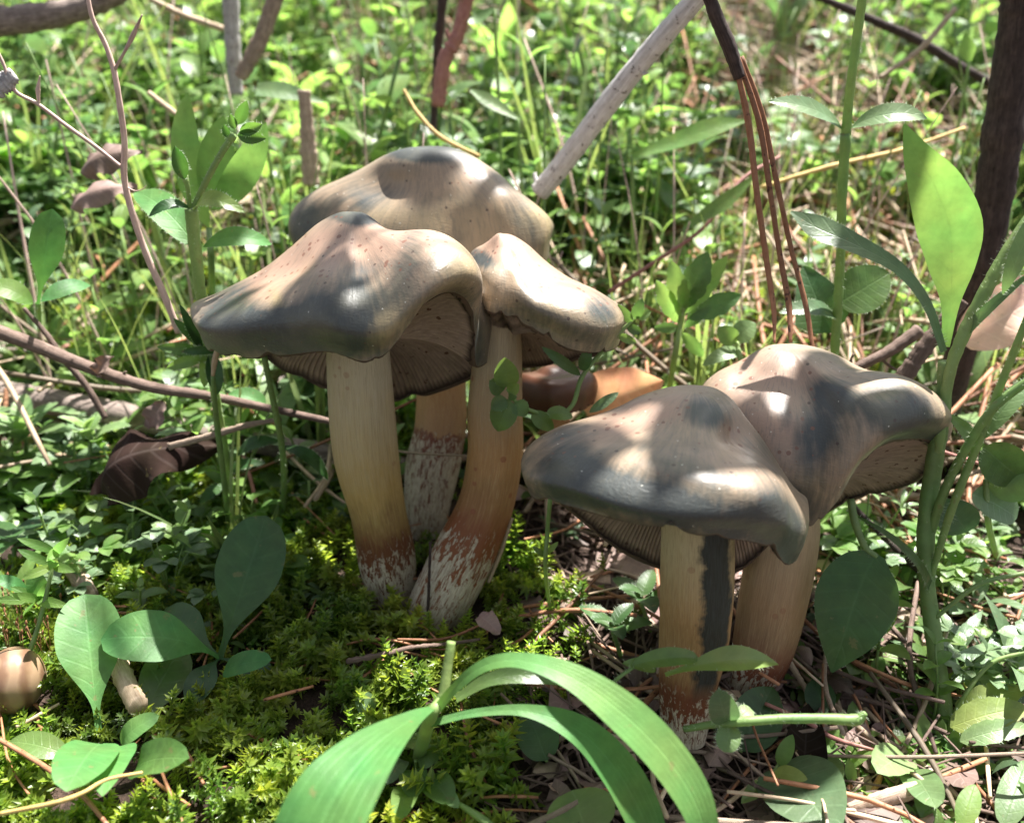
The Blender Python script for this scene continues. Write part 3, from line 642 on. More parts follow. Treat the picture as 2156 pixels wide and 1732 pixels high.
m6 = mushroom('mushroom', 'small dark brown mushroom half hidden under the tilted cap, pale light along its edge',
    (1160, 770, 4.6),
    [(1082, 862, 4.6, .05, .35), (1120, 870, 3.8, .05, .35), (1170, 872, 3.5, .05, .35), (1225, 862, 3.8, .05, .35), (1250, 846, 4.6, .05, .35), (1215, 850, 5.6, .05, 0), (1160, 855, 5.9, .05, 0), (1110, 850, 5.5, .05, 0)],
    (1165, 845, 4.6), [(1165, 840, 4.6, 60), (1168, 920, 4.5, 60), (1165, 1020, 4.4, 60)], 'stem2',
    dark=[], warm=[(1165, 800, 100, 60, 0, .3)], seed=6, warp=.03, ngill=60, gillmat='gill_dark', capmat='cap')
def brown_cap():
    m = NT('brown_cap_skin'); c = m.mix(m.noise(m.obj(), 220, 4), (.05, .022, .013), (.12, .05, .028)); m.b.inputs['Coat Roughness'].default_value = .3
    return m.fin(c, .4, .5, .2)
for ch in m6.children:
    if ch.name.startswith('cap'): ch.data.materials[0] = brown_cap()
# ------------------------------------------------------------------ placing helpers
def H(px, py, h):              # the point on this line of sight that is h cm above the ground
    d = ray(px, py); t = 6.0
    for k in range(4000):
        p = CAM + d * t; e = p[2] - gz(p[0], p[1]) - h
        if e < 0.01: break
        t += max(0.02, e * 0.4)
        if t > 900: break
    return CAM + d * t
def res(q):
    return P(*q) if isinstance(q, tuple) else np.asarray(q, float)
NRM = {'up': lambda p: np.array([0, -.25, 1.]), 'cam': lambda p: unit(CAM - p), 'mid': lambda p: unit(unit(CAM - p) + np.array([0, 0, .9])),
       'flat': lambda p: np.array([0, 0, 1.]), 'side': lambda p: np.array([0, -.9, .35])}
class Plant:
    def __init__(s, name, label, cat, loc, group=None, hair=0., hairlen=.09):
        s.root = thing(name, label, cat, res(loc), group); s.h = Geo(); s.hair = hair; s.hl = hairlen; s.k = int(abs(hash_(label))) % 9999
    def stem(s, pts, w, mat='stem_green', name='stem', sides=8, hair=None, rough=.04, flat=1., label=None):
        pp = [res(q) for q in pts]; ws = w if isinstance(w, (list, tuple)) else [w, w]
        mid = cmpp(np.mean(pp, axis=0)); rad = [x / 2 * mid for x in ws]; s.k += 1
        n = max(8, len(pp) * 8)
        g = tube(pp, rad, n=n, sides=sides, rough=rough, seed=s.k, tint=0., flat=flat)
        put(s.root, name, g, M[mat], label=label)
        hh = s.hair if hair is None else hair
        if hh:
            C = spline(pp, n); L = np.linalg.norm(np.diff(C, axis=0), axis=1).sum()
            hairs_along(C, np.interp(np.linspace(0, 1, n), np.linspace(0, 1, len(rad)), rad), int(L * hh * 22), s.hl, seed=s.k, geo=s.h)
        return s
    def leaf(s, b, t, w, shape='ovate', n='mid', mat='leaf_big', hair=None, name='leaf', label=None, nl=16, nw=6, **k):
        b, t = res(b), res(t); s.k += 1
        nr = NRM[n]((b + t) / 2) if isinstance(n, str) else np.asarray(n, float)
        k.setdefault('wav', .012); k.setdefault('bend', .10); k.setdefault('fold', .16)
        g = leaf(b, t, w * cmpp((b + t) / 2), shape, nr, nl=nl, nw=nw, seed=s.k, **k)
        put(s.root, name, g, M[mat], label=label)
        hh = s.hair if hair is None else hair
        if hh: hairs_leaf(g.V[0], 2 * (nw // 2) + 1, int(np.linalg.norm(t - b) * hh * 42), s.hl * .8, seed=s.k, geo=s.h)
        return s
    def cleaf(s, ctrl, w, n='mid', mat='leaf_big', hair=None, label=None, **k):
        pp = [res(q) for q in ctrl]; s.k += 1; ww = [x * cmpp(pp[min(len(pp) - 1, round(i * (len(pp) - 1) / (len(w) - 1)))]) for i, x in enumerate(w)]
        nr = NRM[n](np.mean(pp, axis=0)) if isinstance(n, str) else np.asarray(n, float)
        g = leafc(pp, ww, nr, seed=s.k, **k); put(s.root, 'leaf', g, M[mat], label=label)
        hh = s.hair if hair is None else hair
        if hh: hairs_leaf(g.V[0], 9, int(np.linalg.norm(pp[0] - pp[-1]) * hh * 42), s.hl * .8, seed=s.k, geo=s.h)
        return s
    def done(s):
        if s.h.n: put(s.root, 'hairs', s.h, M['hair'], kind='stuff', smooth=False)
        return s.root
def hash_(t):
    h = 7
    for ch in t: h = (h * 31 + ord(ch)) % 1000003
    return h
def stick(name, label, cat, pts, w, mat, rough=.10, sides=10, knots=(), group=None, flat=1.):
    pp = [res(q) for q in pts]; rad = [x / 2 * cmpp(pp[min(len(pp) - 1, round(i * (len(pp) - 1) / max(1, len(w) - 1)))]) for i, x in enumerate(w)]
    sd = hash_(label) % 999; n = max(14, len(pp) * 10)
    g = tube(pp, rad, n=n, sides=sides, rough=rough, seed=sd, flat=flat)
    if not knots:
        return solo(name, g, M[mat], label, cat, pp[0], group)
    r = thing(name, label, cat, pp[0], group); put(r, 'shaft', g, M[mat])
    C = spline(pp, n)
    for (t, ln, ang, kw) in knots:
        i = int(t * (n - 1)); T = unit(C[min(i + 1, n - 1)] - C[max(i - 1, 0)]); sdv = unit(np.cross(T, FWD)); d = unit(sdv * math.cos(ang) - FWD * math.sin(ang) + T * .4)
        R0 = np.interp(t, np.linspace(0, 1, len(rad)), rad)
        q = tube([C[i], C[i] + d * (R0 + ln * .5), C[i] + d * (R0 + ln) + T * ln * .3], [R0 * .55 * kw, R0 * .4 * kw, R0 * .22 * kw], n=6, sides=6, rough=.12, seed=sd + i)
        put(r, 'side_stub', q, M[mat])
    return r

# ------------------------------------------------------------------ sticks and stalks one can tell apart
stick('fallen_branch', 'thick bleached grey dead branch leaning diagonally behind the tallest mushroom', 'branch',
      [(1135, 405, 9.5), (1185, 345, 9.2), (1290, 205, 8.6), (1380, 95, 8.0), (1500, -40, 7.2)], [42, 44, 46, 44, 42], 'grey_wood', rough=.035, sides=18, knots=((.03, .3, -.4, .7), (.62, .25, 2.6, .35)))
stick('fallen_branch', 'dark brown bark stick standing tall behind the right-hand green plant', 'branch',
      [(1985, 900, 7.5), (2030, 700, 7.4), (2080, 480, 7.2), (2110, 280, 7.0), (2140, 60, 6.8), (2150, -60, 6.6)], [52, 64, 72, 80, 74, 70], 'dark_wood', rough=.05, sides=18)
stick('twig', 'brown split twig slanting up from the rear right cap to the hairy green stem', 'twig',
      [(1880, 830, 1.4), (1925, 760, 1.5), (1975, 695, 1.6), (2025, 632, 1.7)], [40, 36, 34, 28], 'twig', knots=((.96, .25, 0., .6),))
stick('twig', 'short stubby brown twig lying just above the rear right cap', 'twig',
      [(1775, 790, 2.6), (1820, 765, 2.6), (1870, 740, 2.7), (1935, 695, 2.9)], [20, 21, 24, 30], 'twig', rough=.05, knots=((.15, .35, .2, .8), (.55, .7, 3.0, .6)))
stick('twig', 'long purplish brown twig running from the left edge to behind the straw stem', 'twig',
      [(-40, 685, 3.2), (60, 722, 3.1), (200, 778, 3.0), (320, 815, 2.9), (430, 832, 2.8), (560, 858, 2.7), (700, 888, 2.6)], [32, 30, 27, 24, 21, 17, 14], 'twig', rough=.05, sides=12, knots=((.42, .12, .4, .6),))
stick('fallen_branch', 'greyish fallen log half buried in moss behind the curled dark leaf', 'branch',
      [H(-60, 822, 1.5), H(60, 838, 1.6), H(260, 875, 1.4), H(460, 920, 1.3), H(700, 955, 1.0), H(860, 985, .5)], [56, 56, 54, 48, 42, 34], 'log', rough=.07, sides=16)
stick('twig', 'thin brown twig crossing under the long purplish twig at the left', 'twig',
      [(50, 648, 3.6), (95, 700, 3.5), (130, 750, 3.4), (180, 810, 3.3), (222, 880, 3.2)], [8, 11, 14, 14, 13], 'twig')
stick('twig', 'pale flat twig resting on the curled dark leaf', 'twig', [(355, 940, 2.0), (440, 918, 2.1), (520, 895, 2.2), (592, 882, 2.3)], [16, 15, 14, 8], 'pale_wood', flat=.5)
stick('twig', 'little knobbly pinkish twig on the moss in front of the clustered stems', 'twig',
      [H(730, 1392, 1.0), H(800, 1378, 1.1), H(870, 1362, 1.1), H(940, 1355, 1.0), H(1010, 1345, .9)], [12, 12, 9, 8, 6], 'twig', rough=.18, knots=((.33, .16, .3, .9), (.42, .13, 3.2, .9)))
stick('twig', 'thin dark twig rising from the moss between the clustered stems and the big blurred leaf', 'twig',
      [H(895, 1370, .1), (900, 1300, -1.6), (903, 1220, -1.5), (906, 1140, -1.4)], [7, 7, 6, 6], 'dark_wood')
stick('wood_chip', 'pinkish bark chip upright in the moss above the pale spoon-shaped leaf', 'wood chip',
      [H(132, 1165, 1.1), H(160, 1205, 1.0), H(195, 1262, .9)], [42, 50, 44], 'pale_wood', flat=.55, rough=.1)
stick('wood_chip', 'broken dry stalk piece under the bent pale spoon-shaped leaf', 'wood chip',
      [H(238, 1370, 1.1), H(262, 1430, 1.1), H(292, 1488, 1.1)], [44, 48, 46], 'straw', flat=.8, rough=.06)
stick('wood_chip', 'chunk of split weathered wood on the litter at the lower right', 'wood chip',
      [H(1785, 1705, .4), H(1850, 1685, .5), H(1915, 1665, .6), H(1960, 1660, .5)], [38, 42, 40, 36], 'pale_wood', flat=.6, rough=.05)
stick('fallen_branch', 'dark branch in the top left corner with a sunlit lower edge', 'branch',
      [(-60, 48, 16), (60, 40, 16), (180, 15, 16), (300, -40, 16)], [62, 58, 46, 40], 'log', rough=.06, sides=12)
stick('dead_stalk', 'dark upright stalk with a grey lit side at the top left of centre', 'stalk',
      [(498, 200, 20), (490, 100, 20), (484, -40, 20)], [28, 32, 36], 'grey_wood', rough=.06)
stick('dead_stalk', 'pale reddish split stalk leaning against the dark upright stalk', 'stalk',
      [(505, 165, 19), (545, 90, 19), (590, -30, 19)], [30, 34, 34], 'pale_wood', flat=.5)
stick('dead_stalk', 'reddish brown jointed stalk above the tallest mushroom', 'stalk',
      [(922, 225, 18), (935, 130, 18), (965, 70, 18), (990, -40, 18)], [30, 32, 30, 30], 'red_stem', knots=((.55, .3, .3, .8),))
stick('dead_stalk', 'dark thin stalk beside the reddish brown jointed stalk', 'stalk', [(912, 280, 19), (920, 120, 19), (936, -40, 19)], [14, 18, 22], 'dark_wood')
stick('dead_stalk', 'pale ribbed dead stalk behind the tallest mushroom on its left', 'stalk', [(655, 390, 15), (648, 300, 15), (640, 190, 15)], [36, 34, 26], 'pale_wood', flat=.6)
stick('twig', 'black twig with pale lichen crossing the top right corner', 'twig',
      [(1690, -20, 22), (1830, 40, 22), (1930, 85, 22), (2020, 140, 22), (2110, 190, 22)], [14, 18, 20, 18, 16], 'dark_wood')
stick('straw', 'white dry stalk crossing the background at the upper left', 'straw', [(300, -10, 24), (380, 30, 24), (470, 62, 24)], [12, 14, 14], 'straw')
stick('straw', 'short grey straw among the seedlings at the upper left', 'straw', [(312, 195, 17), (350, 225, 17), (400, 262, 17)], [10, 12, 10], 'straw')
stick('straw', 'yellow bent straw arching above the tallest mushroom', 'straw', [(1010, 330, 12), (930, 290, 12), (880, 240, 12.5), (850, 190, 13)], [8, 9, 9, 7], 'yellow_straw')
stick('straw', 'long orange straw crossing the tall hairy stem', 'straw', [(1600, 395, 12), (1750, 350, 12), (1900, 315, 12.5), (2030, 270, 13)], [9, 10, 9, 7], 'yellow_straw')
stick('straw', 'pair-like pale broken straw at the upper right', 'straw', [(1850, 165, 17), (1935, 105, 17.5), (2010, 20, 18)], [10, 12, 11], 'straw')
stick('red_shoot', 'thin purple red shoot behind the tilted mushroom', 'shoot', [(1280, 615, 9), (1380, 550, 9.5), (1480, 480, 10), (1560, 380, 11), (1640, 330, 12)], [9, 9, 8, 8, 7], 'red_stem')
stick('twig', 'reddish needle-thin twig jutting right from the blue-black lobe', 'twig', [(1965, 945, .6), (2050, 972, .5), (2160, 1010, .3)], [9, 8, 7], 'red_stem')
stick('twig', 'dark twig running down behind the tall plant at the lower right', 'twig', [(1790, 1060, 1.5), (1860, 1130, 1.2), (1950, 1215, .6), (2050, 1280, .0), (2170, 1350, -.5)], [12, 13, 14, 15, 14], 'dark_wood')
stick('pale_twig', 'bleached thin twig poking up through the litter right of the front stems', 'twig', [H(1655, 1385, 1.0), H(1690, 1440, .7), H(1720, 1500, .4), H(1760, 1560, .2)], [14, 12, 12, 8], 'straw')

# thin dead stalk with its side shoots
p = Plant('dead_stalk', 'slender pinkish dead stalk with forked tips standing at the far left', 'stalk', (372, 690, 1.5))
p.stem([(376, 700, 1.5), (345, 620, 1.4), (312, 545, 1.3), (285, 470, 1.2), (262, 380, 1.1), (262, 300, 1.0), (252, 220, .9), (240, 150, .9), (222, 95, .9), (195, 40, .8), (182, -20, .8)], [16, 16, 15, 14, 13, 12, 12, 11, 10, 9, 8], 'dead_stalk', sides=10)
p.stem([(240, 150, .9), (262, 110, .8), (280, 75, .8), (299, 32, .7)], [8, 6, 11, 3], 'dead_stalk', name='branch')
p.stem([(256, 352, 1.05), (200, 308, 1.0), (140, 265, .9), (80, 220, .8), (30, 190, .7), (5, 130, .7), (-20, 80, .7)], [7, 9, 9, 8, 8, 7, 6], 'dead_stalk', name='branch')
p.stem([(82, 222, .8), (80, 190, .8), (84, 160, .8)], [5, 10, 2], 'dead_stalk', name='bud')
p.stem([(268, 395, 1.1), (285, 402, 1.0), (300, 398, .9), (308, 390, .9)], [3, 2, 2, 1], 'dead_stalk', name='tendril')
p.done()
stick('bark_flake', 'ragged grey bark flake caught on the pinkish stalk at the left edge', 'bark flake', [(-25, 200, .7), (5, 178, .7), (30, 158, .7)], [38, 44, 30], 'grey_wood', flat=.4, rough=.2)

# pine needle fascicle
p = Plant('pine_needle_bundle', 'brown three-needle pine bundle hanging point down onto the rear right cap', 'pine needles', (1490, -20, 1.0))
p.stem([(1482, -40, 1.0), (1505, 30, 1.0), (1535, 100, 1.0), (1556, 165, 1.0)], [26, 30, 32, 24], 'dark_wood', name='sheath', sides=12)
p.stem([(1545, 120, 1.0), (1575, 260, 1.0), (1592, 400, .9), (1612, 540, .8), (1628, 650, .5), (1630, 722, .0)], [11, 14, 13, 13, 12, 5], 'needle', name='needle', flat=.35)
p.stem([(1552, 120, 1.1), (1598, 260, 1.1), (1620, 400, 1.0), (1642, 540, .9), (1660, 640, .6), (1664, 722, .1)], [11, 13, 12, 12, 14, 8], 'needle', name='needle', flat=.35)
p.stem([(1560, 120, 1.2), (1604, 240, 1.2), (1634, 380, 1.1), (1664, 520, 1.0), (1695, 640, .6), (1712, 742, .1)], [10, 11, 12, 11, 12, 9], 'needle', name='needle', flat=.35)
p.done()

# ------------------------------------------------------------------ plants one can tell apart
# tall hairy stem in front of the pine bundle's right
p = Plant('chickweed_plant', 'tall hairy green stem right of the pine bundle with two opposite pairs of leaves', 'plant', (1755, 770, 2.5), hair=1.)
p.stem([(1752, 830, 3.0), (1758, 720, 2.7), (1768, 560, 2.6), (1772, 420, 2.5), (1780, 280, 2.4)], [21, 21, 20, 20, 22])
p.stem([(1780, 285, 2.4), (1790, 180, 2.3), (1806, 60, 2.2), (1822, -50, 2.1)], [22, 20, 20, 18])
p.leaf((1772, 272, 2.4), (1617, 214, 1.6), 48, 'lance', 'mid', 'leaf_blue', bend=.10)
p.leaf((1790, 270, 2.4), (1952, 250, 1.8), 50, 'lance', 'mid', 'leaf_blue', bend=.20)
p.leaf((1758, 668, 2.7), (1640, 660, 1.8), 44, 'ovate', 'mid', 'leaf_blue', bend=.14)
p.leaf((1762, 640, 2.7), (1872, 575, 3.2), 96, 'ovate', 'cam', 'leaf', bend=.05)
p.leaf((1750, 700, 2.8), (1690, 560, 4.2), 120, 'heart', 'cam', 'leaf_dark', bend=.05)
p.done()
# right hand big plant
p = Plant('wild_lettuce_plant', 'big branching hairy green plant at the right edge, stem down to the litter', 'plant', H(1990, 1520, 0), hair=1., hairlen=.12)
p.stem([H(1992, 1560, 0), (1985, 1480, -4.2), (1968, 1360, -3.6), (1952, 1240, -3.0), (1948, 1120, -2.6), (1965, 980, -2.2), (1985, 850, -1.8), (1988, 760, -1.6)], [36, 36, 35, 34, 36, 35, 30, 26], sides=14)
p.stem([(1965, 1010, -2.3), (1980, 900, -2.1), (2000, 780, -1.8), (2030, 700, -1.6), (2075, 610, -1.4), (2120, 530, -1.2), (2180, 440, -1.0)], [20, 21, 24, 27, 27, 26, 24], name='branch', sides=12)
p.stem([(1950, 1150, -2.6), (1985, 1040, -2.8), (2030, 950, -3.0), (2090, 860, -3.2), (2180, 790, -3.4)], [20, 20, 18, 18, 16], name='branch')
p.stem([(1955, 1230, -3.0), (2000, 1080, -3.0), (2060, 930, -3.0), (2110, 800, -3.0), (2170, 650, -3.0)], [12, 18, 16, 16, 14], name='branch')
p.stem([(1968, 1300, -3.4), (2060, 1230, -3.4), (2160, 1205, -3.4)], [9, 10, 9], name='branch')
p.cleaf([(1990, 730, -1.6), (2000, 640, -1.4), (2003, 560, -1.2), (1998, 480, -1.0), (1968, 395, -.8), (1930, 325, -.7), (1903, 262, -.6)], [16, 36, 90, 124, 106, 56, 5], n='cam', mat='leaf_lime', fold=.10, hair=0, label='broad translucent leaf lit from behind')
p.cleaf([(1986, 740, -1.7), (1950, 640, -1.5), (1890, 565, -1.2), (1800, 515, -.8), (1720, 480, -.4), (1664, 446, -.1)], [14, 22, 30, 48, 58, 6], mat='leaf_blue', label='narrow bluish leaf arching left')
p.leaf((2030, 700, -1.6), (2190, 560, -2.2), 26, 'blade', 'mid', 'leaf_soft', bend=.06)
p.leaf((1988, 860, -1.8), (1895, 830, -.8), 34, 'lance', 'mid', 'leaf_lime', bend=.25)
p.leaf((1990, 870, -1.8), (2048, 960, -2.0), 34, 'lance', 'mid', 'leaf', bend=.25)
p.leaf((2060, 930, -3.0), (2180, 790, -2.6), 44, 'lance', 'mid', 'leaf_soft', bend=.12)
p.leaf((2110, 620, -2.4), (2200, 420, -2.0), 40, 'lance', 'mid', 'leaf_soft', bend=.12)
p.leaf((1958, 1240, -3.1), (1780, 1075, -2.2), 20, 'blade', 'mid', 'leaf', bend=.22)
p.done()
p = Plant('broadleaf_plant', 'large deep green hanging leaf with a bright patch, right of the front stems', 'plant', (1845, 1165, -3.4), hair=.6)
p.stem([(1790, 1050, -2.6), (1800, 1100, -2.9), (1820, 1150, -3.2), (1846, 1172, -3.4)], [16, 18, 14, 12])
p.cleaf([(1846, 1166, -3.4), (1826, 1200, -3.5), (1802, 1260, -3.7), (1778, 1335, -4.0), (1750, 1414, -4.2)], [34, 124, 162, 118, 5], n='cam', mat='leaf_dark', fold=.08)  # shade on the hanging leaf is put into its dark green
p.done()
p = Plant('broadleaf_plant', 'rounded glossy leaves at the right edge below the branching plant stem', 'plant', (2110, 1050, -2.4), hair=.3)
p.stem([H(2100, 1180, .2), (2080, 1100, -2.0), (2075, 1010, -2.2)], [14, 12, 10])
p.leaf((2070, 940, -2.2), (2150, 1010, -2.4), 90, 'round', 'cam', 'leaf', bend=.05)
p.leaf((2075, 1020, -2.2), (2170, 985, -2.4), 110, 'round', 'cam', 'leaf', bend=.05)
p.leaf((2045, 1040, -2.2), (2140, 1090, -2.6), 80, 'round', 'mid', 'leaf_blue', bend=.10)
p.leaf((2035, 1120, -2.0), (1990, 1050, -1.6), 80, 'ovate', 'cam', 'leaf_blue', bend=.08)
p.done()
p = Plant('yellowing_plant', 'low plant with yellow-green scalloped leaves at the lower right edge', 'plant', H(2000, 1560, 0), hair=.5)
for b, t, w, mt in (((2010, 1500), (2160, 1450), 60, 'leaf_yellow'), ((2000, 1530), (2165, 1490), 70, 'leaf_yellow'), ((2030, 1440), (2120, 1425), 44, 'leaf_soft'), ((2020, 1560), (2170, 1530), 50, 'leaf_soft'), ((2060, 1380), (2165, 1350), 34, 'leaf_soft')):
    p.leaf(H(*b, .8), H(*t, 1.2), w, 'ovate', 'mid', mt, bend=.12, lobes=6)
p.stem([H(1990, 1570, 0), H(2010, 1500, .8), H(2080, 1400, 1.6), H(2165, 1370, 2.0)], [10, 10, 9, 8])
p.done()
for k, (lab, b, t, w, sh, mt) in enumerate((
    ('scallop-edged round leaf on the litter right of the pink runner', (1905, 1590), (1845, 1625), 84, 'round', 'leaf_soft'),
    ('smooth oval seedling leaf below the scallop-edged round leaf', (1915, 1620), (1970, 1700), 76, 'round', 'leaf_soft'),
    ('small pale oval leaf between the litter needles left of the scalloped leaf', (1735, 1600), (1775, 1635), 40, 'ovate', 'leaf_soft'),
    ('broad dull green leaf lying flat under the brown straw at the bottom', (1640, 1610), (1760, 1760), 170, 'ovate', 'leaf_blue'),
    ('dark oval leaf on a thin stalk just right of the rear right stem base', (1735, 1500), (1715, 1425), 60, 'ovate', 'leaf_dark'),
    ('tall dark leaf behind the small woolly plant in front of the stems', (1560, 1580), (1625, 1445), 100, 'ovate', 'leaf_dark'),
    ('pointed green leaf tip at the bottom edge right of centre', (2020, 1750), (2052, 1650), 46, 'lance', 'leaf_lime'),
    ('pale oval leaf at the bottom right corner', (2110, 1740), (2160, 1600), 60, 'ovate', 'leaf_soft'),
    ('round green leaf at the bottom edge under the blurred arching leaves', (1235, 1760), (1205, 1662), 150, 'round', 'leaf'),
    ('notched oval leaf in shade between the two arching blurred leaves', (1150, 1600), (1110, 1500), 90, 'round', 'leaf_dark'),
    )):
    p = Plant('small_leaf_plant', lab, 'plant', H(*b, 0)); bb, tt = H(*b, .5), H(*t, 1.0)
    p.leaf(bb, tt, w, sh, 'cam' if k in (4, 5) else 'mid', mt, bend=.08, lobes=7 if k == 0 else 0)
    p.stem([H(*b, -.2), bb], [8, 7]); p.done()
p = Plant('seedling', 'tiny seedling with yellowish leaf pair at the bottom right of the blurred leaves', 'plant', H(1620, 1640, 0))
p.stem([H(1600, 1680, 0), H(1625, 1630, .6), H(1660, 1570, 1.0)], [7, 7, 5])
p.leaf(H(1640, 1610, .8), H(1668, 1545, 1.3), 32, 'ovate', 'cam', 'leaf_lime'); p.leaf(H(1630, 1625, .8), H(1700, 1640, 1.0), 34, 'ovate', 'mid', 'leaf_yellow'); p.leaf(H(1610, 1650, .5), H(1560, 1690, .7), 34, 'ovate', 'mid', 'leaf'); p.done()

# left hairy flowering plant
p = Plant('mouse_ear_plant', 'hairy chickweed with dark flower buds left of the front left mushroom', 'plant', H(492, 1090, 0), hair=1.3, hairlen=.10)
p.stem([H(494, 1110, 0), (488, 1040, 3.0), (470, 930, 2.4), (448, 800, 2.0), (432, 700, 1.8), (420, 600, 1.7), (408, 500, 1.6), (402, 440, 1.6)], [16, 17, 18, 19, 20, 22, 24, 24], sides=10)
p.stem([(405, 445, 1.6), (430, 390, 1.5), (465, 325, 1.4), (492, 285, 1.3)], [15, 14, 13, 16], name='flower_stalk')
p.stem([(400, 445, 1.6), (396, 400, 1.5), (388, 370, 1.5)], [11, 10, 16], name='flower_stalk')
for b, t, w in (((388, 378), (368, 308), 32), ((500, 262), (520, 212), 26), ((505, 280), (552, 262), 26), ((500, 285), (560, 292), 30), ((494, 272), (484, 240), 18), ((480, 290), (470, 262), 16)):
    p.leaf((*b, 1.4), (*t, 1.2), w, 'lance', 'cam', 'leaf_dark', name='bud', fold=.7, bend=.0, nl=10)
p.leaf((402, 440, 1.6), (312, 458, 1.0), 26, 'lance', 'mid', 'leaf_dark', bend=.32)
p.leaf((408, 445, 1.6), (516, 448, 1.0), 44, 'lance', 'mid', 'leaf', bend=.28)
p.leaf((428, 520, 1.7), (572, 515, 2.2), 48, 'lance', 'mid', 'leaf_big', bend=.22)
p.leaf((415, 520, 1.7), (285, 405, 3.2), 70, 'ovate', 'mid', 'leaf_big', bend=.15)
for b, t, w, mt in (((428, 730), (365, 670), 22, 'leaf_dark'), ((425, 735), (378, 640), 20, 'leaf_dark'), ((430, 740), (330, 730), 26, 'leaf_dark'), ((440, 745), (350, 775), 26, 'leaf'), ((445, 740), (458, 830), 34, 'leaf_dark'), ((436, 735), (430, 815), 26, 'leaf'), ((470, 735), (380, 740), 18, 'leaf_dark')):
    p.leaf((*b, 1.5), (*t, 1.0), w, 'lance', 'cam', mt, bend=.12, fold=.3)
p.leaf((480, 1000, 2.9), (560, 975, 2.6), 26, 'lance', 'mid', 'leaf_dark', bend=.2); p.leaf((485, 1020, 2.9), (420, 1060, 2.6), 26, 'lance', 'mid', 'leaf_dark', bend=.2)
p.done()
p = Plant('broadleaf_plant', 'bright lime lance-leaved plant standing behind the hairy budded stem', 'plant', (440, 560, 6.0))
p.stem([H(450, 660, 0), (445, 560, 6.0), (440, 480, 6.0)], [12, 12, 10])
p.leaf((440, 480, 6.0), (395, 195, 6.5), 60, 'lance', 'cam', 'leaf_lime', bend=.05, side=-.08)
p.leaf((438, 430, 6.0), (470, 245, 6.2), 72, 'lance', 'cam', 'leaf_lime', bend=.05)
p.leaf((445, 440, 6.0), (560, 258, 5.6), 66, 'lance', 'cam', 'leaf_lime', bend=.1, side=.06)
p.done()
p = Plant('chickweed_plant', 'hairy stem rising under the front left cap with shaded drooping leaves', 'plant', H(592, 1080, 0), hair=1.1)
p.stem([H(594, 1100, 0), (598, 1000, 2.6), (590, 920, 2.2), (572, 830, 1.9), (556, 750, 1.7)], [13, 14, 14, 13, 12])
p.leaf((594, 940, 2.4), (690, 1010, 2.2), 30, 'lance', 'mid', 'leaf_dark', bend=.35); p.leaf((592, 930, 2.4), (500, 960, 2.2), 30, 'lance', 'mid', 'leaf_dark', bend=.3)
p.leaf((560, 850, 3.4), (480, 830, 3.2), 40, 'ovate', 'mid', 'leaf_big', bend=.15); p.done()
p = Plant('seedling', 'small spiky shaded seedling left of the straw stem base', 'plant', H(655, 1100, 0), hair=1.)
p.stem([H(655, 1120, 0), H(652, 1060, .9), H(650, 1010, 1.5)], [7, 7, 6])
for a in range(6):
    c = H(651, 1020 + (a % 2) * 30, 1.2); p.leaf(c, c + np.array([math.cos(a * 1.05) * .6, -.25, .35 + .25 * math.sin(a * 2)]), 9, 'lance', 'up', 'leaf_dark', nl=6, nw=2)
p.done()
p = Plant('dead_stalk', 'thin stalk with a white pointed tip in front of the front left cap edge', 'stalk', H(478, 1120, 0))
p.stem([(448, 790, .2), (452, 760, .1), (458, 735, 0.), (462, 716, 0.)], [8, 14, 12, 3], 'straw', name='tip')
p.stem([H(484, 1130, 0), (470, 1000, 1.2), (455, 880, .6), (448, 790, .2)], [12, 13, 12, 9], 'stem_green'); p.done()

# left cluster of hairy rosettes
def rosette(label, cx, cy, h, L, n, mat, hair=1.2, up=.5, w=.5, seed=0, stemto=None, name='mouse_ear_rosette', shape='ovate'):
    p = Plant(name, label, 'plant', H(cx, cy, 0), hair=hair, hairlen=.09); c = H(cx, cy, h)
    rg = np.random.default_rng(seed); p.stem([H(*(stemto or (cx, cy + 60)), -.1), c], [11, 9])
    for k in range(n):
        a = k * 2.4 + rg.uniform(-.2, .2); f = .55 + .45 * (1 - k / n)
        e = up * (.5 + 1.3 * k / n)
        d = unit([math.cos(a), math.sin(a), e]); ll = L * f * rg.uniform(.85, 1.1)
        p.leaf(c + np.array([0, 0, .08 * k]), c + d * ll + np.array([0, 0, .08 * k]), w * ll / cmpp(c), shape, np.array([-math.cos(a) * e, -math.sin(a) * e, 1.]), mat, bend=.10, nl=10, nw=4, fold=.25)
    return p.done()
rosette('upright bright hairy rosette at the left edge below the long twig', 55, 930, 1.6, 2.1, 8, 'leaf_soft', seed=3, up=.6)
rosette('compact hairy shoot in front of the curled dark leaf', 190, 930, 2.1, 1.5, 6, 'leaf_soft', seed=4, up=.7, stemto=(185, 1080))
rosette('hairy seedling under the compact shoot with wide flat leaves', 180, 1010, .9, 1.9, 6, 'leaf', seed=5, up=.1, stemto=(180, 1090))
rosette('hairy seedling at the left edge with leaves in half shade', 20, 1010, .9, 1.8, 6, 'leaf', seed=6, up=.15, stemto=(30, 1090))
rosette('shaded broad-leaved seedling low at the left edge', 30, 1150, .6, 1.8, 6, 'leaf_dark', seed=7, up=.1, hair=.4)
rosette('small pair-leaved seedling with a brown stem at the lower left', 78, 1045, .8, 1.2, 4, 'leaf', seed=8, up=.05, hair=0)
rosette('pale hairy seedling at the left edge above the long twig', 10, 420, 3.6, 2.0, 7, 'leaf_soft', seed=9, up=.6)
p = Plant('spoon_leaf_plant', 'upright pale spoon leaf standing at the left above the long twig', 'plant', (85, 620, 2.4), hair=.5)
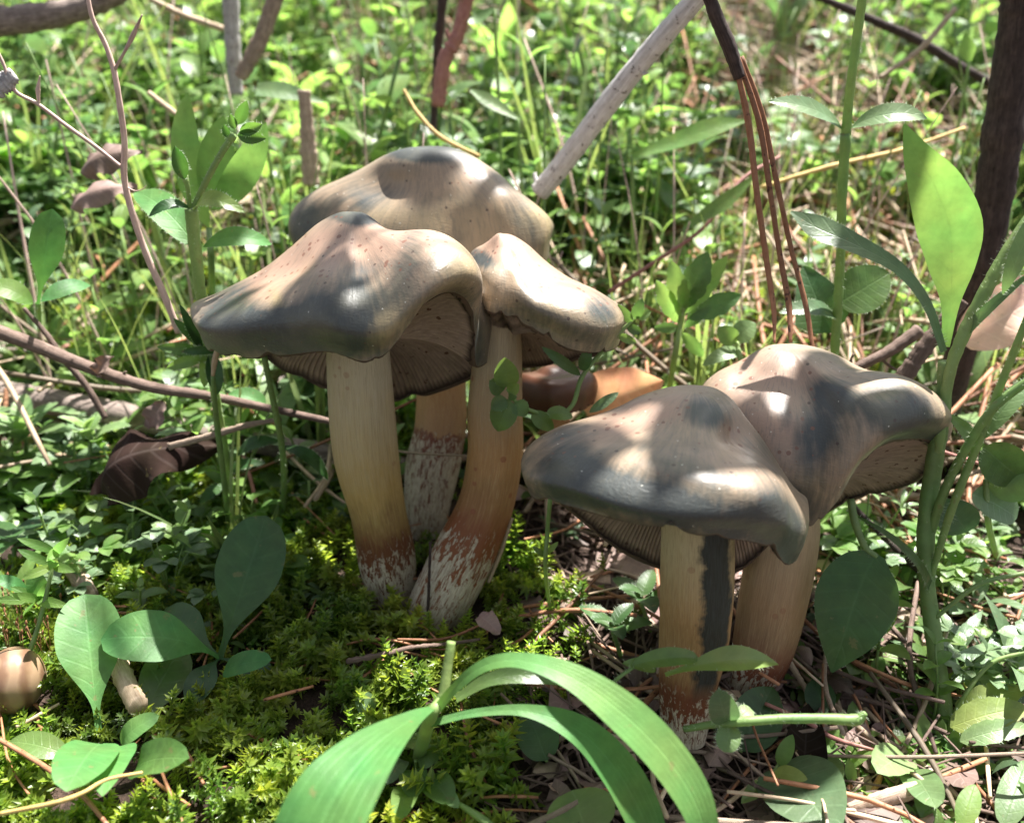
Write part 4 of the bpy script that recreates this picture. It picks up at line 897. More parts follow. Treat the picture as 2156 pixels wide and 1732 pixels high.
p.leaf((80, 640, 2.4), (110, 440, 2.8), 66, 'spat', 'cam', 'leaf_big', bend=.05); p.leaf((70, 640, 2.4), (-30, 600, 2.0), 50, 'lance', 'mid', 'leaf_lime', bend=.2)
p.leaf((85, 635, 2.4), (190, 600, 3.6), 40, 'lance', 'mid', 'leaf_big', bend=.15); p.stem([H(85, 720, 0), (80, 640, 2.4)], [9, 9]); p.done()

# spoon-leaved rosettes bottom left
p = Plant('spoon_leaf_plant', 'spoon-leaved plant on the moss with one bent pale leaf and one tall dark leaf', 'plant', H(462, 1385, .1))
c = H(462, 1385, .8)
p.leaf(c, (212, 1345, -4.4), 112, 'spat', 'mid', 'leaf_big', bend=.22, fold=.12, nl=24, nw=8, wav=.006, label='pale leaf bent over to the left')
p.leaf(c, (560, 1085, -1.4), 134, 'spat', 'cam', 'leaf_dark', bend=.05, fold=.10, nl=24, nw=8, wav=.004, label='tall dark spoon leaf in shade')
p.leaf(H(470, 1415, 1.2), H(572, 1388, 1.7), 52, 'round', 'mid', 'leaf_big', bend=.12)
p.leaf(c, H(350, 1280, 1.0), 70, 'spat', 'mid', 'leaf_dark', bend=.1)
p.leaf(c, H(400, 1480, .5), 60, 'spat', 'mid', 'leaf_dark', bend=.15)
p.leaf(c, H(570, 1420, .4), 56, 'spat', 'mid', 'leaf_dark', bend=.1)
p.done()
p = Plant('spoon_leaf_plant', 'spoon-leaved plant in the lower left corner with two tall pale leaves', 'plant', H(215, 1560, .1))
c = H(215, 1560, .3)
p.leaf(H(208, 1540, .5), (178, 1250, -3.4), 128, 'spat', 'cam', 'leaf_big', bend=.06, fold=.14, nl=26, nw=8, wav=.006, label='tall pale spoon leaf')
p.leaf(H(270, 1560, .3), (380, 1360, -3.4), 96, 'spat', 'cam', 'leaf', bend=.06, fold=.14, nl=24, nw=8, label='half shaded spoon leaf')
p.leaf(H(215, 1565, 1.3), H(140, 1665, 2.1), 118, 'round', 'mid', 'leaf_big', bend=.10, fold=.12)
p.leaf(H(250, 1570, 1.0), H(215, 1675, 1.7), 90, 'ovate', 'mid', 'leaf_big', bend=.12)
p.leaf(H(285, 1620, 1.1), H(398, 1595, 1.8), 82, 'round', 'mid', 'leaf_lime', bend=.14, fold=.3, wav=.03)
p.leaf(H(150, 1590, 1.0), H(20, 1560, 1.4), 56, 'lance', 'mid', 'leaf', bend=.12)
p.leaf(H(255, 1565, .9), H(335, 1505, 1.3), 44, 'round', 'mid', 'leaf_big', bend=.2)
p.done()
p = Plant('cleaver_shoot', 'slender light green shoot with whorled leaves at the lower left edge', 'plant', H(10, 1560, 0))
p.stem([H(2, 1600, 0), (40, 1440, -4.6), (80, 1320, -4.0), (100, 1240, -3.6), (118, 1160, -3.2)], [10, 11, 10, 9, 7])
for cx, cy, n0, L in ((85, 1262, 6, .9), (112, 1190, 5, .7), (118, 1160, 4, .6)):
    for k in range(n0):
        a = k * 6.28 / n0 + cx; b = P(cx, cy, -3.4); p.leaf(b, b + np.array([math.cos(a) * L, -.35 + .3 * math.sin(a), .3 + .35 * math.sin(a * 1.7)]), 20, 'lance', 'cam', 'leaf_lime', nl=8, nw=4, bend=.15)
p.leaf((85, 1262, -3.4), (70, 1200, -3.4), 40, 'round', 'cam', 'leaf_big'); p.leaf((60, 1250, -3.2), (-20, 1215, -3.4), 30, 'lance', 'mid', 'leaf_big', bend=.2)
p.done()

# soft broad weeds farther back
for lab, pts, w, mt in (
    ('large soft green lance leaf lying behind the grey branch and pine needles', [(1330, 330, 13), (1420, 300, 12.8), (1500, 270, 12.6), (1570, 255, 12.4)], [14, 40, 48, 6], 'leaf_lime'),
    ('bright lance leaf crossing under the hanging needles towards the grey branch', [(1440, 480, 10), (1520, 430, 10), (1590, 370, 10)], [10, 38, 6], 'leaf'),
    ('pale curved leaf above the tallest mushroom beside the jointed stalk', [(1090, 250, 15), (1030, 215, 15), (990, 190, 15)], [8, 34, 8], 'leaf_soft'),
    ('pale folded leaf hanging right of the dark upright stalk', [(540, 190, 16), (600, 195, 16), (680, 215, 16)], [34, 44, 6], 'leaf_soft'),
    ('pale blunt leaf at the top above the jointed stalk', [(1040, 20, 18), (1000, 40, 18), (975, 25, 18)], [10, 36, 12], 'leaf_soft'),
    ('broad toothed leaf in half shade behind the tilted mushroom', [(1500, 640, 8), (1460, 590, 8), (1430, 560, 8)], [10, 44, 5], 'leaf_blue'),
    ('upright lime leaf glowing near the top right bark stick', [(2040, 130, 17), (2035, 105, 17), (2030, 70, 17)], [10, 34, 4], 'leaf_lime')):
    p = Plant('broadleaf_weed', lab, 'weed', pts[0]); p.cleaf(pts, w, mat=mt, n='mid', fold=.2, nl=14, nw=4)
    b = res(pts[0]); g0 = np.array([b[0] + .3, b[1] + .4, float(gz(b[0] + .3, b[1] + .4))]); p.stem([g0, (b + g0) / 2 + (.1, 0, .1), b], [7, 7, 6]); p.done()

# blurred foreground plant
p = Plant('lance_leaf_plant', 'large out-of-focus lance-leaved plant arching across the bottom foreground', 'plant', H(900, 1560, 0))
p.cleaf([(912, 1488, -8.2), (870, 1510, -8.7), (790, 1570, -9.7), (715, 1660, -10.6), (650, 1790, -11.3), (600, 1900, -11.6)], [14, 44, 122, 184, 204, 160], n=(-.25, -.5, 1), mat='leaf_blade', fold=.08, label='widest leaf pointing down left')
p.cleaf([(905, 1512, -8.2), (955, 1450, -8.2), (1020, 1400, -8.2), (1100, 1390, -8.3), (1205, 1425, -8.6), (1310, 1500, -9.0), (1400, 1590, -9.3), (1465, 1690, -9.6), (1495, 1800, -9.8)], [18, 22, 28, 36, 62, 92, 98, 90, 60], n=(.25, -.55, 1), mat='leaf_blade', fold=.10, label='long leaf arching to the lower right', nl=40)
p.cleaf([(905, 1522, -8.1), (1000, 1500, -8.0), (1110, 1496, -8.0), (1215, 1535, -8.2), (1295, 1615, -8.5), (1350, 1710, -8.8), (1385, 1800, -9.0)], [16, 18, 28, 66, 90, 92, 66], n=(.2, -.5, 1), mat='leaf_blade', fold=.14, label='shaded leaf under the long arching one', nl=36)
p.cleaf([(960, 1470, -7.8), (1030, 1430, -7.6), (1120, 1418, -7.5), (1210, 1428, -7.4), (1270, 1445, -7.3)], [16, 30, 44, 36, 6], mat='leaf', label='narrow leaf behind the long arching one')
p.stem([H(880, 1600, 0), (905, 1510, -8.1), (930, 1470, -7.9), (942, 1400, -7.6), (950, 1350, -7.4)], [32, 27, 23, 20, 18], sides=12, hair=0)
p.done()
p = Plant('lance_leaf_plant', 'notched green leaf crossing in front of the two right stems', 'plant', H(1380, 1500, 0), hair=.3)
p.leaf((1380, 1408, -6.6), (1310, 1396, -6.8), 30, 'ovate', 'mid', 'leaf', bend=.1)
p.leaf((1330, 1400, -6.8), (1470, 1385, -6.5), 42, 'round', 'mid', 'leaf', bend=.12, fold=.3)
p.leaf((1400, 1420, -6.7), (1638, 1398, -6.0), 56, 'long', 'mid', 'leaf', bend=.16, fold=.3)
p.stem([H(1300, 1480, 0), (1290, 1440, -7.0), (1335, 1402, -6.8)], [8, 8, 7]); p.done()
p = Plant('woolly_shoot', 'woolly cut shoot lying level in front of the right stems with two folded leaves', 'plant', (1500, 1525, -7.3), hair=2.2, hairlen=.11)
p.stem([(1440, 1534, -7.0), (1500, 1524, -7.2), (1560, 1518, -7.4), (1650, 1512, -7.4), (1740, 1512, -7.4), (1800, 1514, -7.4), (1822, 1500, -7.4)], [14, 17, 20, 20, 21, 26, 10], sides=12)
p.leaf((1530, 1520, -7.3), (1510, 1450, -7.5), 62, 'round', 'cam', 'leaf_blue', bend=.12); p.leaf((1540, 1525, -7.3), (1525, 1582, -7.7), 50, 'round', 'cam', 'leaf_soft', bend=.12)
p.leaf((1550, 1518, -7.3), (1580, 1490, -7.0), 34, 'round', 'mid', 'leaf_soft', bend=.15); p.done()

# little round-leaved cluster at the bottom centre
p = Plant('round_leaf_plant', 'cluster of small rounded leaves beside the widest blurred leaf', 'plant', H(880, 1600, 0))
for b, t, w, mt in (((870, 1540), (905, 1500), 50, 'leaf'), ((860, 1560), (905, 1575), 44, 'leaf'), ((880, 1600), (935, 1570), 62, 'leaf'), ((870, 1620), (870, 1680), 60, 'leaf'), ((900, 1640), (950, 1690), 66, 'leaf'), ((850, 1600), (815, 1650), 40, 'leaf_blue'), ((860, 1660), (840, 1725), 56, 'leaf'), ((780, 1500), (755, 1460), 44, 'leaf_blue'), ((920, 1660), (965, 1700), 34, 'leaf_soft')):
    p.leaf(H(*b, .7), H(*t, 1.1), w, 'round', 'mid', mt, bend=.12, fold=.2)
p.stem([H(880, 1640, -.1), H(875, 1600, .7)], [10, 8]); p.stem([H(1060, 1760, .3), H(1010, 1720, .8), H(965, 1690, 1.0)], [22, 18, 10]); p.done()

# plants between and behind the caps
p = Plant('chickweed_plant', 'leafy chickweed sprig hanging in front of the amber stem', 'plant', (1085, 850, -.6), hair=.3, hairlen=.05)
p.stem([(1068, 818, -.7), (1090, 850, -.7), (1130, 868, -.6), (1175, 872, -.5), (1205, 852, -.3), (1222, 800, 0.), (1245, 765, .2), (1290, 715, .5), (1325, 680, .8), (1345, 660, 1.0)], [8, 9, 9, 9, 10, 10, 9, 9, 8, 7])
for b, t, w in (((1068, 815), (1062, 752), 52), ((1060, 822), (1030, 800), 40), ((1070, 840), (1048, 908), 56), ((1085, 845), (1108, 875), 36), ((1065, 838), (1034, 862), 34), ((1072, 826), (1092, 808), 26), ((1070, 832), (1088, 836), 20)):
    p.leaf((*b, -.75), (*t, -.9), w, 'ovate', 'cam', 'leaf', bend=.06, nl=12)
p.leaf((1120, 868, -.6), (1165, 905, -.7), 34, 'ovate', 'cam', 'leaf', bend=.1); p.leaf((1150, 872, -.6), (1205, 878, -.5), 34, 'ovate', 'mid', 'leaf', bend=.15)
p.leaf((1222, 790, 0.), (1140, 730, -.3), 24, 'lance', 'cam', 'leaf_dark', bend=.1); p.leaf((1226, 780, 0.), (1240, 728, 0.), 26, 'ovate', 'cam', 'leaf_dark', bend=.1); p.leaf((1240, 868, -.2), (1302, 826, -.1), 22, 'lance', 'cam', 'leaf_blue', bend=.08)
for b, t, w in (((1330, 680), (1300, 640), 20), ((1335, 672), (1352, 628), 24), ((1340, 668), (1370, 655), 22), ((1320, 688), (1350, 700), 20), ((1300, 705), (1340, 722), 18)):
    p.leaf((*b, .8), (*t, .8), w, 'ovate', 'cam', 'leaf', bend=.08, nl=8)
p.done()
p = Plant('buttercup_seedling', 'upright seedling with lobed bright leaves behind the dip between the two groups', 'plant', (1440, 800, 4.), hair=.4)
p.stem([H(1395, 900, 0), (1415, 780, 4.0), (1432, 680, 4.0), (1440, 640, 4.0)], [12, 12, 11, 9])
for b, t, w, mt in (((1430, 680), (1380, 590), 40, 'leaf_lime'), ((1440, 660), (1412, 548), 46, 'leaf'), ((1438, 650), (1490, 530), 62, 'leaf'), ((1440, 660), (1530, 540), 44, 'leaf_lime'), ((1445, 670), (1560, 620), 50, 'leaf_dark'), ((1440, 690), (1500, 640), 26, 'leaf_lime'), ((1435, 700), (1480, 750), 30, 'leaf_lime'), ((1432, 690), (1376, 690), 24, 'leaf')):
    p.leaf((*b, 4.), (*t, 4.), w, 'lance', 'cam', mt, bend=.08, nl=12, lobes=4)
p.done()
p = Plant('chickweed_plant', 'pale oval-leaved seedling just above the front right cap', 'plant', (1550, 760, 3.), hair=.3)
p.stem([H(1575, 880, 0), (1565, 790, 3.), (1550, 720, 2.8)], [11, 10, 9])
p.leaf((1560, 740, 2.9), (1478, 770, 2.4), 34, 'ovate', 'mid', 'leaf_soft', bend=.15); p.leaf((1550, 715, 2.8), (1590, 680, 2.8), 50, 'ovate', 'mid', 'leaf_soft'); p.leaf((1550, 720, 2.8), (1510, 690, 3.), 40, 'ovate', 'cam', 'leaf'); p.done()
for lab, x, y, sd in (('shaded hairy seedling in the litter left of the bruised stem', 1290, 1330, 31), ('second hairy seedling close beside the bruised stem in shade', 1350, 1270, 32)):
    rosette(lab, x, y, .9, 1.3, 5, 'leaf_dark', seed=sd, up=.3, hair=1.0, stemto=(x + 20, y + 60))
p = Plant('seedling', 'thin green shoot below the left edge of the front right cap', 'plant', H(1150, 1250, 0))
p.stem([H(1160, 1300, 0), (1148, 1200, -3.), (1152, 1120, -3.), (1158, 1050, -3.2)], [8, 9, 9, 9]); p.leaf((1148, 1170, -3.), (1120, 1150, -3.), 12, 'lance', 'cam', 'leaf'); p.leaf((1150, 1165, -3.), (1175, 1140, -3.), 12, 'lance', 'cam', 'leaf'); p.done()
p = Plant('pink_runner', 'pink hairy runner on the litter at the lower right', 'runner', H(1650, 1510, .5), hair=1.)
p.stem([H(1610, 1480, 1.0), H(1700, 1520, .9), H(1760, 1555, .8), H(1850, 1580, .8)], [8, 10, 10, 8], 'red_stem'); p.done()

# dead leaves one can tell apart
def dead(label, pts, w, mat, shape='ovate', n='mid', **k):
    b, t = res(pts[0]), res(pts[1]); nr = NRM[n]((b + t) / 2) if isinstance(n, str) else n
    g = leaf(b, t, w * cmpp((b + t) / 2), shape, nr, nl=26, nw=14, seed=hash_(label) % 999, **k)
    solo('dead_leaf', g, M[mat], label, 'dead leaf', b)
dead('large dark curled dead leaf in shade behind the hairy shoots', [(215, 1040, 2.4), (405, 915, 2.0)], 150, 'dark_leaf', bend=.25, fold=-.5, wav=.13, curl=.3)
dead('sunlit orange brown dead leaf between the tilted mushroom and the right group', [(1225, 860, 5.4), (1400, 800, 5.0)], 120, 'orange_leaf', bend=.10, fold=.6, wav=.09, curl=-.2, n='cam')
dead('pale tan dead leaf glowing behind the plant at the right edge', [(2020, 720, 5.), (2230, 600, 5.5)], 120, 'pale_leaf', bend=.18, fold=.3, wav=.06, n='cam')
dead('crumpled brown dead leaf among the seedlings at the left', [(170, 365, 9.), (300, 320, 9.)], 70, 'dead_leaf', bend=.2, fold=-.5, wav=.12)
dead('second crumpled purplish dead leaf under the brown one at the left', [(150, 440, 8.), (290, 395, 8.)], 60, 'purple_leaf', bend=.2, fold=-.5, wav=.12)
dead('tiny purplish leaf fragment on the moss by the stem bases', [H(1008, 1295, 1.2), H(1052, 1335, 1.1)], 40, 'purple_leaf', wav=.1, fold=.4)
dead('brown curled leaf scrap on the long twig at the left', [(205, 790, 2.8), (240, 750, 2.8)], 34, 'dead_leaf', wav=.15, fold=.5)
dead('purplish leaf scrap behind the curled dark leaf', [(318, 900, 3.), (345, 845, 3.2)], 46, 'purple_leaf', wav=.12, fold=.3)
dead('pinkish dead leaf lit under the left edge of the front right cap', [H(1290, 1175, .6), H(1400, 1230, .6)], 60, 'purple_leaf', wav=.1, fold=.3)
dead('flat dull brown dead leaf in the bottom right litter', [H(1760, 1740, .3), H(1900, 1690, .4)], 80, 'dead_leaf', wav=.04, fold=.2)
dead('grey brown strap leaf standing in shade right of the front stems', [H(1690, 1640, .3), H(1700, 1480, 1.0)], 90, 'dark_leaf', shape='blade', wav=.03, fold=.3)

# acorn-like snail shell bottom left
def shell():
    c = H(26, 1432, 1.0); r = .84; g = Geo(); nu, nv = 36, 20
    u = np.arange(nu) / nu * 2 * np.pi; v = np.linspace(.02, np.pi - .02, nv)
    X = np.sin(v)[None] * np.cos(u)[:, None] * r * 1.0; Y = np.sin(v)[None] * np.sin(u)[:, None] * r * .9; Z = (np.cos(v)[None] * np.ones((nu, 1))) * r * .88
    gr = 1 - .05 * np.exp(-((v[None] - 1.2 - u[:, None] * .05) / .09) ** 2); 
    V = np.stack([X * gr, Y * gr, Z], -1).reshape(-1, 3) @ rotm(.5, -1.35, 0).T + c
    i, j = np.meshgrid(np.arange(nu), np.arange(nv - 1), indexing='ij'); i2 = (i + 1) % nu
    lc = np.stack([np.broadcast_to((u / 6.2832)[:, None], (nu, nv)), np.broadcast_to(v[None], (nu, nv)), np.zeros((nu, nv))], -1).reshape(-1, 3)
    g.add(V, np.stack([i * nv + j, i * nv + j + 1, i2 * nv + j + 1, i2 * nv + j], -1).reshape(-1, 4), None, lc)
    m = NT('acorn_shell'); z = m.sep(m.attr('lc'))
    cc = m.mix(m.rng(m.math('SINE', m.math('MULTIPLY', m.math('ADD', z[1], m.math('MULTIPLY', m.noise(m.obj(), 150, 3), .6)), 9.)), -.5, .9), (.27, .18, .11), (.15, .085, .05))
    r_ = thing('acorn', 'smooth brown acorn nestled in the moss at the left edge', 'acorn', c); put(r_, 'nut', g, m.fin(cc, .3, .5))
    d = rotm(.5, -1.35, 0) @ np.array([0, 0, 1.]); put(r_, 'tip', tube([c + d * .70, c + d * .78, c + d * .84], [.07, .04, .015], n=6), M['twig'])
shell()
def ant():
    c = H(1468, 1712, .5); r = thing('beetle', 'tiny orange backed beetle at the bottom between the leaves', 'insect', c)
    m = NT('beetle_shell'); mo = m.fin((.30, .12, .05), .25, .6); m2 = NT('beetle_black'); mb = m2.fin((.015, .012, .012), .3, .5)
    g = Geo(); tube([c + np.array([-.12, 0, .05]), c + np.array([0, 0, .1]), c + np.array([.14, 0, .04])], [.02, .10, .03], n=10, sides=12, geo=g); put(r, 'abdomen', g, mo)
    put(r, 'head', tube([c + np.array([-.24, 0, .03]), c + np.array([-.18, 0, .05]), c + np.array([-.11, 0, .05])], [.02, .06, .03], n=8, sides=10), mb)
    for k in range(6):
        s = 1 if k % 2 else -1; x = -.14 + .06 * (k // 2)
        put(r, 'leg', tube([c + np.array([x, s * .04, .04]), c + np.array([x, s * .14, .07]), c + np.array([x, s * .2, -.05])], [.012, .01, .006], n=6, sides=5), mb)
ant()
# needles one can tell apart at the bottom left and right
for lab, pts, w, mt in (
    ('red brown pine needle slanting in from the lower left edge', [H(-20, 1545, 1.4), H(90, 1610, 1.3), H(170, 1670, 1.2), H(230, 1740, 1.1)], [10, 11, 11, 9], 'needle'),
    ('second red brown needle ending at the bottom edge under the spoon leaves', [H(300, 1640, .4), H(345, 1700, .4), H(400, 1760, .4)], [10, 10, 9], 'needle'),
    ('curved pale brown stalk arching over the bottom left corner', [H(0, 1712, 1.6), H(110, 1690, 1.9), H(170, 1670, 2.1), H(225, 1640, 2.2), H(300, 1625, 2.2)], [10, 11, 10, 8, 7], 'yellow_straw'),
    ('pale straw piece lying on the moss right of the acorn', [H(35, 1530, .6), H(90, 1500, .6), H(125, 1480, .6)], [10, 9, 5], 'straw'),
    ('short red needle beside the pale straw piece', [H(78, 1512, .5), H(100, 1560, .5)], [10, 8], 'needle'),
    ('long thin brown straw over the broad dull leaf at the bottom', [H(1530, 1665, .9), H(1650, 1680, 1.0), H(1760, 1700, .9), H(1800, 1705, .8)], [8, 8, 8, 7], 'straw'),
    ('straw pile stem running up left of the front left cap, topmost', [H(160, 680, .8), H(280, 600, 1.0), H(410, 512, 1.4)], [13, 14, 13], 'straw'),
    ('straw stem next below the topmost one left of the front left cap', [H(150, 700, .7), H(290, 625, .9), H(430, 560, 1.2)], [11, 12, 11], 'dead_stalk'),
    ('pinkish straw stem lowest of the three left of the front left cap', [H(130, 735, .7), H(300, 640, .8), H(420, 605, .9)], [10, 11, 10], 'red_stem'),
    ('dark red thread-like stem in shade under the front left cap', [H(500, 925, 1.5), H(525, 1000, 1.2), H(540, 1060, .8)], [9, 9, 8], 'red_stem'),
    ('dry stalk leaning against the moss right of the amber stem', [(1028, 1225, -.8), (1055, 1160, -.6), (1078, 1090, -.4)], [8, 8, 6], 'straw')):
    stick('dry_straw', lab, 'straw', pts, w, mt, sides=8, rough=.06)
# ------------------------------------------------------------------ plant templates in their own coordinates
def t_chick(sd, h=3.2, L=1.15, w=.55, pairs=4):
    rg = np.random.default_rng(sd); out = []
    lean = rg.uniform(-.3, .3, 2); top = np.array([lean[0] * h, lean[1] * h, h])
    C = spline([(0, 0, -.3), (lean[0] * h * .3, lean[1] * h * .3, h * .5), top], 10)
    out.append(('stem', tube(C, [.075, .06, .05], n=7, sides=5, tint=0.), 'stem_green'))
    for k in range(pairs):
        f = .3 + .7 * k / (pairs - 1); c = C[int(f * 9)]; a0 = k * 1.57 + rg.uniform(-.3, .3)
        for s in (0, math.pi):
            a = a0 + s; ll = L * rg.uniform(.7, 1.15) * (1 - .35 * (k == pairs - 1)); e = rg.uniform(.05, .5) + .5 * (k == pairs - 1)
            d = unit([math.cos(a), math.sin(a), e])
            out.append(('leaf', leaf(c, c + d * ll, w * ll / L, 'ovate', (-math.cos(a) * e, -math.sin(a) * e, 1), bend=.12, fold=.22, nl=6, nw=2, seed=sd * 50 + k * 2 + int(s > 0)), 'leaf'))
    return out
def t_ros(sd, L=2.2, w=.7, n=7, shape='spat', mat='leaf', up=(.2, .9)):
    rg = np.random.default_rng(sd); out = []
    for k in range(n):
        a = k * 2.4 + rg.uniform(-.3, .3); e = rg.uniform(*up); ll = L * rg.uniform(.6, 1.15); d = unit([math.cos(a), math.sin(a), e])
        out.append(('leaf', leaf((0, 0, 0.), d * ll, w * ll / L, shape, (-math.cos(a) * e, -math.sin(a) * e, 1), bend=rg.uniform(.08, .25), fold=.2, nl=8, nw=2, seed=sd * 50 + k), mat))
    return out
def t_whorl(sd, h=4.):
    rg = np.random.default_rng(sd); out = []; lean = rg.uniform(-.35, .35, 2)
    C = spline([(0, 0, -.3), (lean[0] * h * .3, lean[1] * h * .2, h * .5), (lean[0] * h, lean[1] * h, h)], 10)
    out.append(('stem', tube(C, [.06, .05, .035], n=7, sides=5), 'stem_green'))
    for q, k in enumerate((4, 7, 9)):
        for j in range(6):
            a = j * 1.047 + q; e = rg.uniform(.0, .5); ll = (1.1 - .25 * q) * rg.uniform(.8, 1.2); d = unit([math.cos(a), math.sin(a), e])
            out.append(('leaf', leaf(C[k], C[k] + d * ll, .24 * ll, 'lance', (-math.cos(a) * e, -math.sin(a) * e, 1), bend=.1, nl=5, nw=2, seed=sd * 50 + q * 7 + j), 'leaf_soft'))
    return out
def t_lobed(sd, h=2.6):
    rg = np.random.default_rng(sd); out = []
    for k in range(5):
        a = k * 1.256 + rg.uniform(-.3, .3); r = rg.uniform(.4, 1.3); c = np.array([math.cos(a) * r, math.sin(a) * r, h * rg.uniform(.55, 1.)])
        out.append(('stem', tube([(0, 0, -.2), c * np.array([.5, .5, .6]), c], [.045, .04, .03], n=6, sides=4), 'stem_green'))
        for q in (-.75, 0, .75):
            d = unit([math.cos(a + q), math.sin(a + q), rg.uniform(.0, .3)]); ll = rg.uniform(.75, 1.1)
            out.append(('leaf', leaf(c, c + d * ll, .6 * ll, 'round', (0, 0, 1), bend=.1, fold=.25, nl=6, nw=2, seed=sd * 70 + k * 3 + int(q * 4)), 'leaf'))
    return out
def t_grass(sd, n=6, L=6., bw=0.):
    rg = np.random.default_rng(sd); out = []
    for k in range(n):
        a = rg.uniform(0, 6.28); r = rg.uniform(.05, .5); ll = L * rg.uniform(.5, 1.1); d = unit([math.cos(a) * r, math.sin(a) * r, 1])
        out.append(('leaf', leaf((0, 0, -.2), d * ll, bw or rg.uniform(.12, .26), 'blade', (-math.cos(a), -math.sin(a), .3), bend=-.02, curl=rg.uniform(0, .35), fold=.3, nl=8, nw=2, seed=sd * 50 + k), 'grass'))
    return out
KINDS = [('chickweed_seedling', 'small chickweed seedling with paired oval leaves among the background greenery', 'seedling', 'chickweed seedlings behind the mushrooms', [t_chick(1), t_chick(2, 4.2, 1.3, .6, 5), t_chick(3, 2.2, 1.0, .55, 3), t_chick(4, 5.2, 1.5, .75, 5)], .40),
         ('rosette_seedling', 'low rosette seedling with spoon-shaped leaves among the background greenery', 'seedling', 'rosette seedlings behind the mushrooms', [t_ros(11), t_ros(12, 2.8, .85, 8), t_ros(13, 3.4, .8, 6, 'lance', 'leaf_soft', (.6, 1.6)), t_ros(14, 4.2, .75, 5, 'long', 'leaf_soft', (.4, 1.4)), t_ros(15, 1.6, .8, 6, 'round', 'leaf', (.1, .6))], .22),
         ('whorled_seedling', 'slender seedling with whorls of narrow leaves among the background greenery', 'seedling', 'whorled seedlings behind the mushrooms', [t_whorl(21), t_whorl(22, 5.5)], .12),
         ('clover_seedling', 'long-stalked seedling with three-part round leaves among the background greenery', 'seedling', 'three-part leaved seedlings behind the mushrooms', [t_lobed(31), t_lobed(32, 3.6)], .16),
         ('grass_tuft', 'thin tuft of grass blades among the background greenery', 'grass tuft', 'grass tufts behind the mushrooms', [t_grass(41), t_grass(42, 5, 8.), t_grass(43, 7, 4.5)], .10)]
MORE_GRASS = [t_grass(s, 9, 7., .07) for s in (51, 52, 53, 54)]

# instanced individuals: one mesh per template part, copied with their parts
def proto(name, label, cat, group, parts):
    r = thing(name, label, cat, (0, 0, 0), group)
    for nm, g, mt in parts:
        V, Q, T, A = g.arrays(); A = A.copy(); A[:, 2] *= .4
        link(nm, mesh_from(nm, V, Q, T, {'lc': A}), M[mt], r)
    return r
def place(r, loc, rot, sc):
    r.location = Vector(loc) * S; r.rotation_euler = rot; r.scale = (sc,) * 3
def copy_tree(o, parent=None):
    c = o.copy(); COL.objects.link(c); c.parent = parent
    for ch in o.children:
        d = ch.copy(); COL.objects.link(d); d.parent = c
    return c
KEEP_OUT = [(-3.4, .0, 2.4), (-1.9, 3.4, 2.), (-.6, -.6, 2.6), (3.6, -4.6, 2.4), (5.2, -2.6, 2.2), (.9, 4.6, 1.2)]
def px_of(p):
    return project(np.asarray(p)[None])
def candidates(n, y0, y1, rg, power=1.0):
    out = []
    while len(out) < n:
        u = rg.uniform(); Y = y0 + (y1 - y0) * u ** power
        hw = (Y + 21) * .68 + 4; X = rg.uniform(-hw, hw); out.append((X, Y))
    return out
rg = np.random.default_rng(99)
PATCH = lambda x, y: (-.42 if (x > 8 and y > 18) else 0) + .5 + .5 * math.sin(x * .23 + 1.1 + .15 * y) * math.sin(y * .19 + .5) + .25 * math.sin(x * .61 + y * .37)
def ok_spot(x, y, h):
    for cx, cy, r in KEEP_OUT:
        if (x - cx) ** 2 + (y - cy) ** 2 < r * r: return False
    # nothing tall right behind or between the caps
    if -6.5 < x < 10.5 and y < 3.2: return False
    if y < 6 and -7 < x < 1 and h > 3.5: return False
    return True
spots = []
for (x, y) in candidates(1100, 1.0, 24., rg, 1.25):
    if PATCH(x, y) < rg.uniform(.05, .75): continue
    k = rg.choice(len(KINDS), p=[q[5] for q in KINDS]); sc = rg.uniform(.6, 1.35)
    if y < 9: sc *= .82
    h = 5 * sc if k in (2, 4) else 3.5 * sc
    if not ok_spot(x, y, h): continue
    if all((x - a) ** 2 + (y - b) ** 2 > .8 for a, b, *_ in spots[-400:]): spots.append((x, y, k, sc))
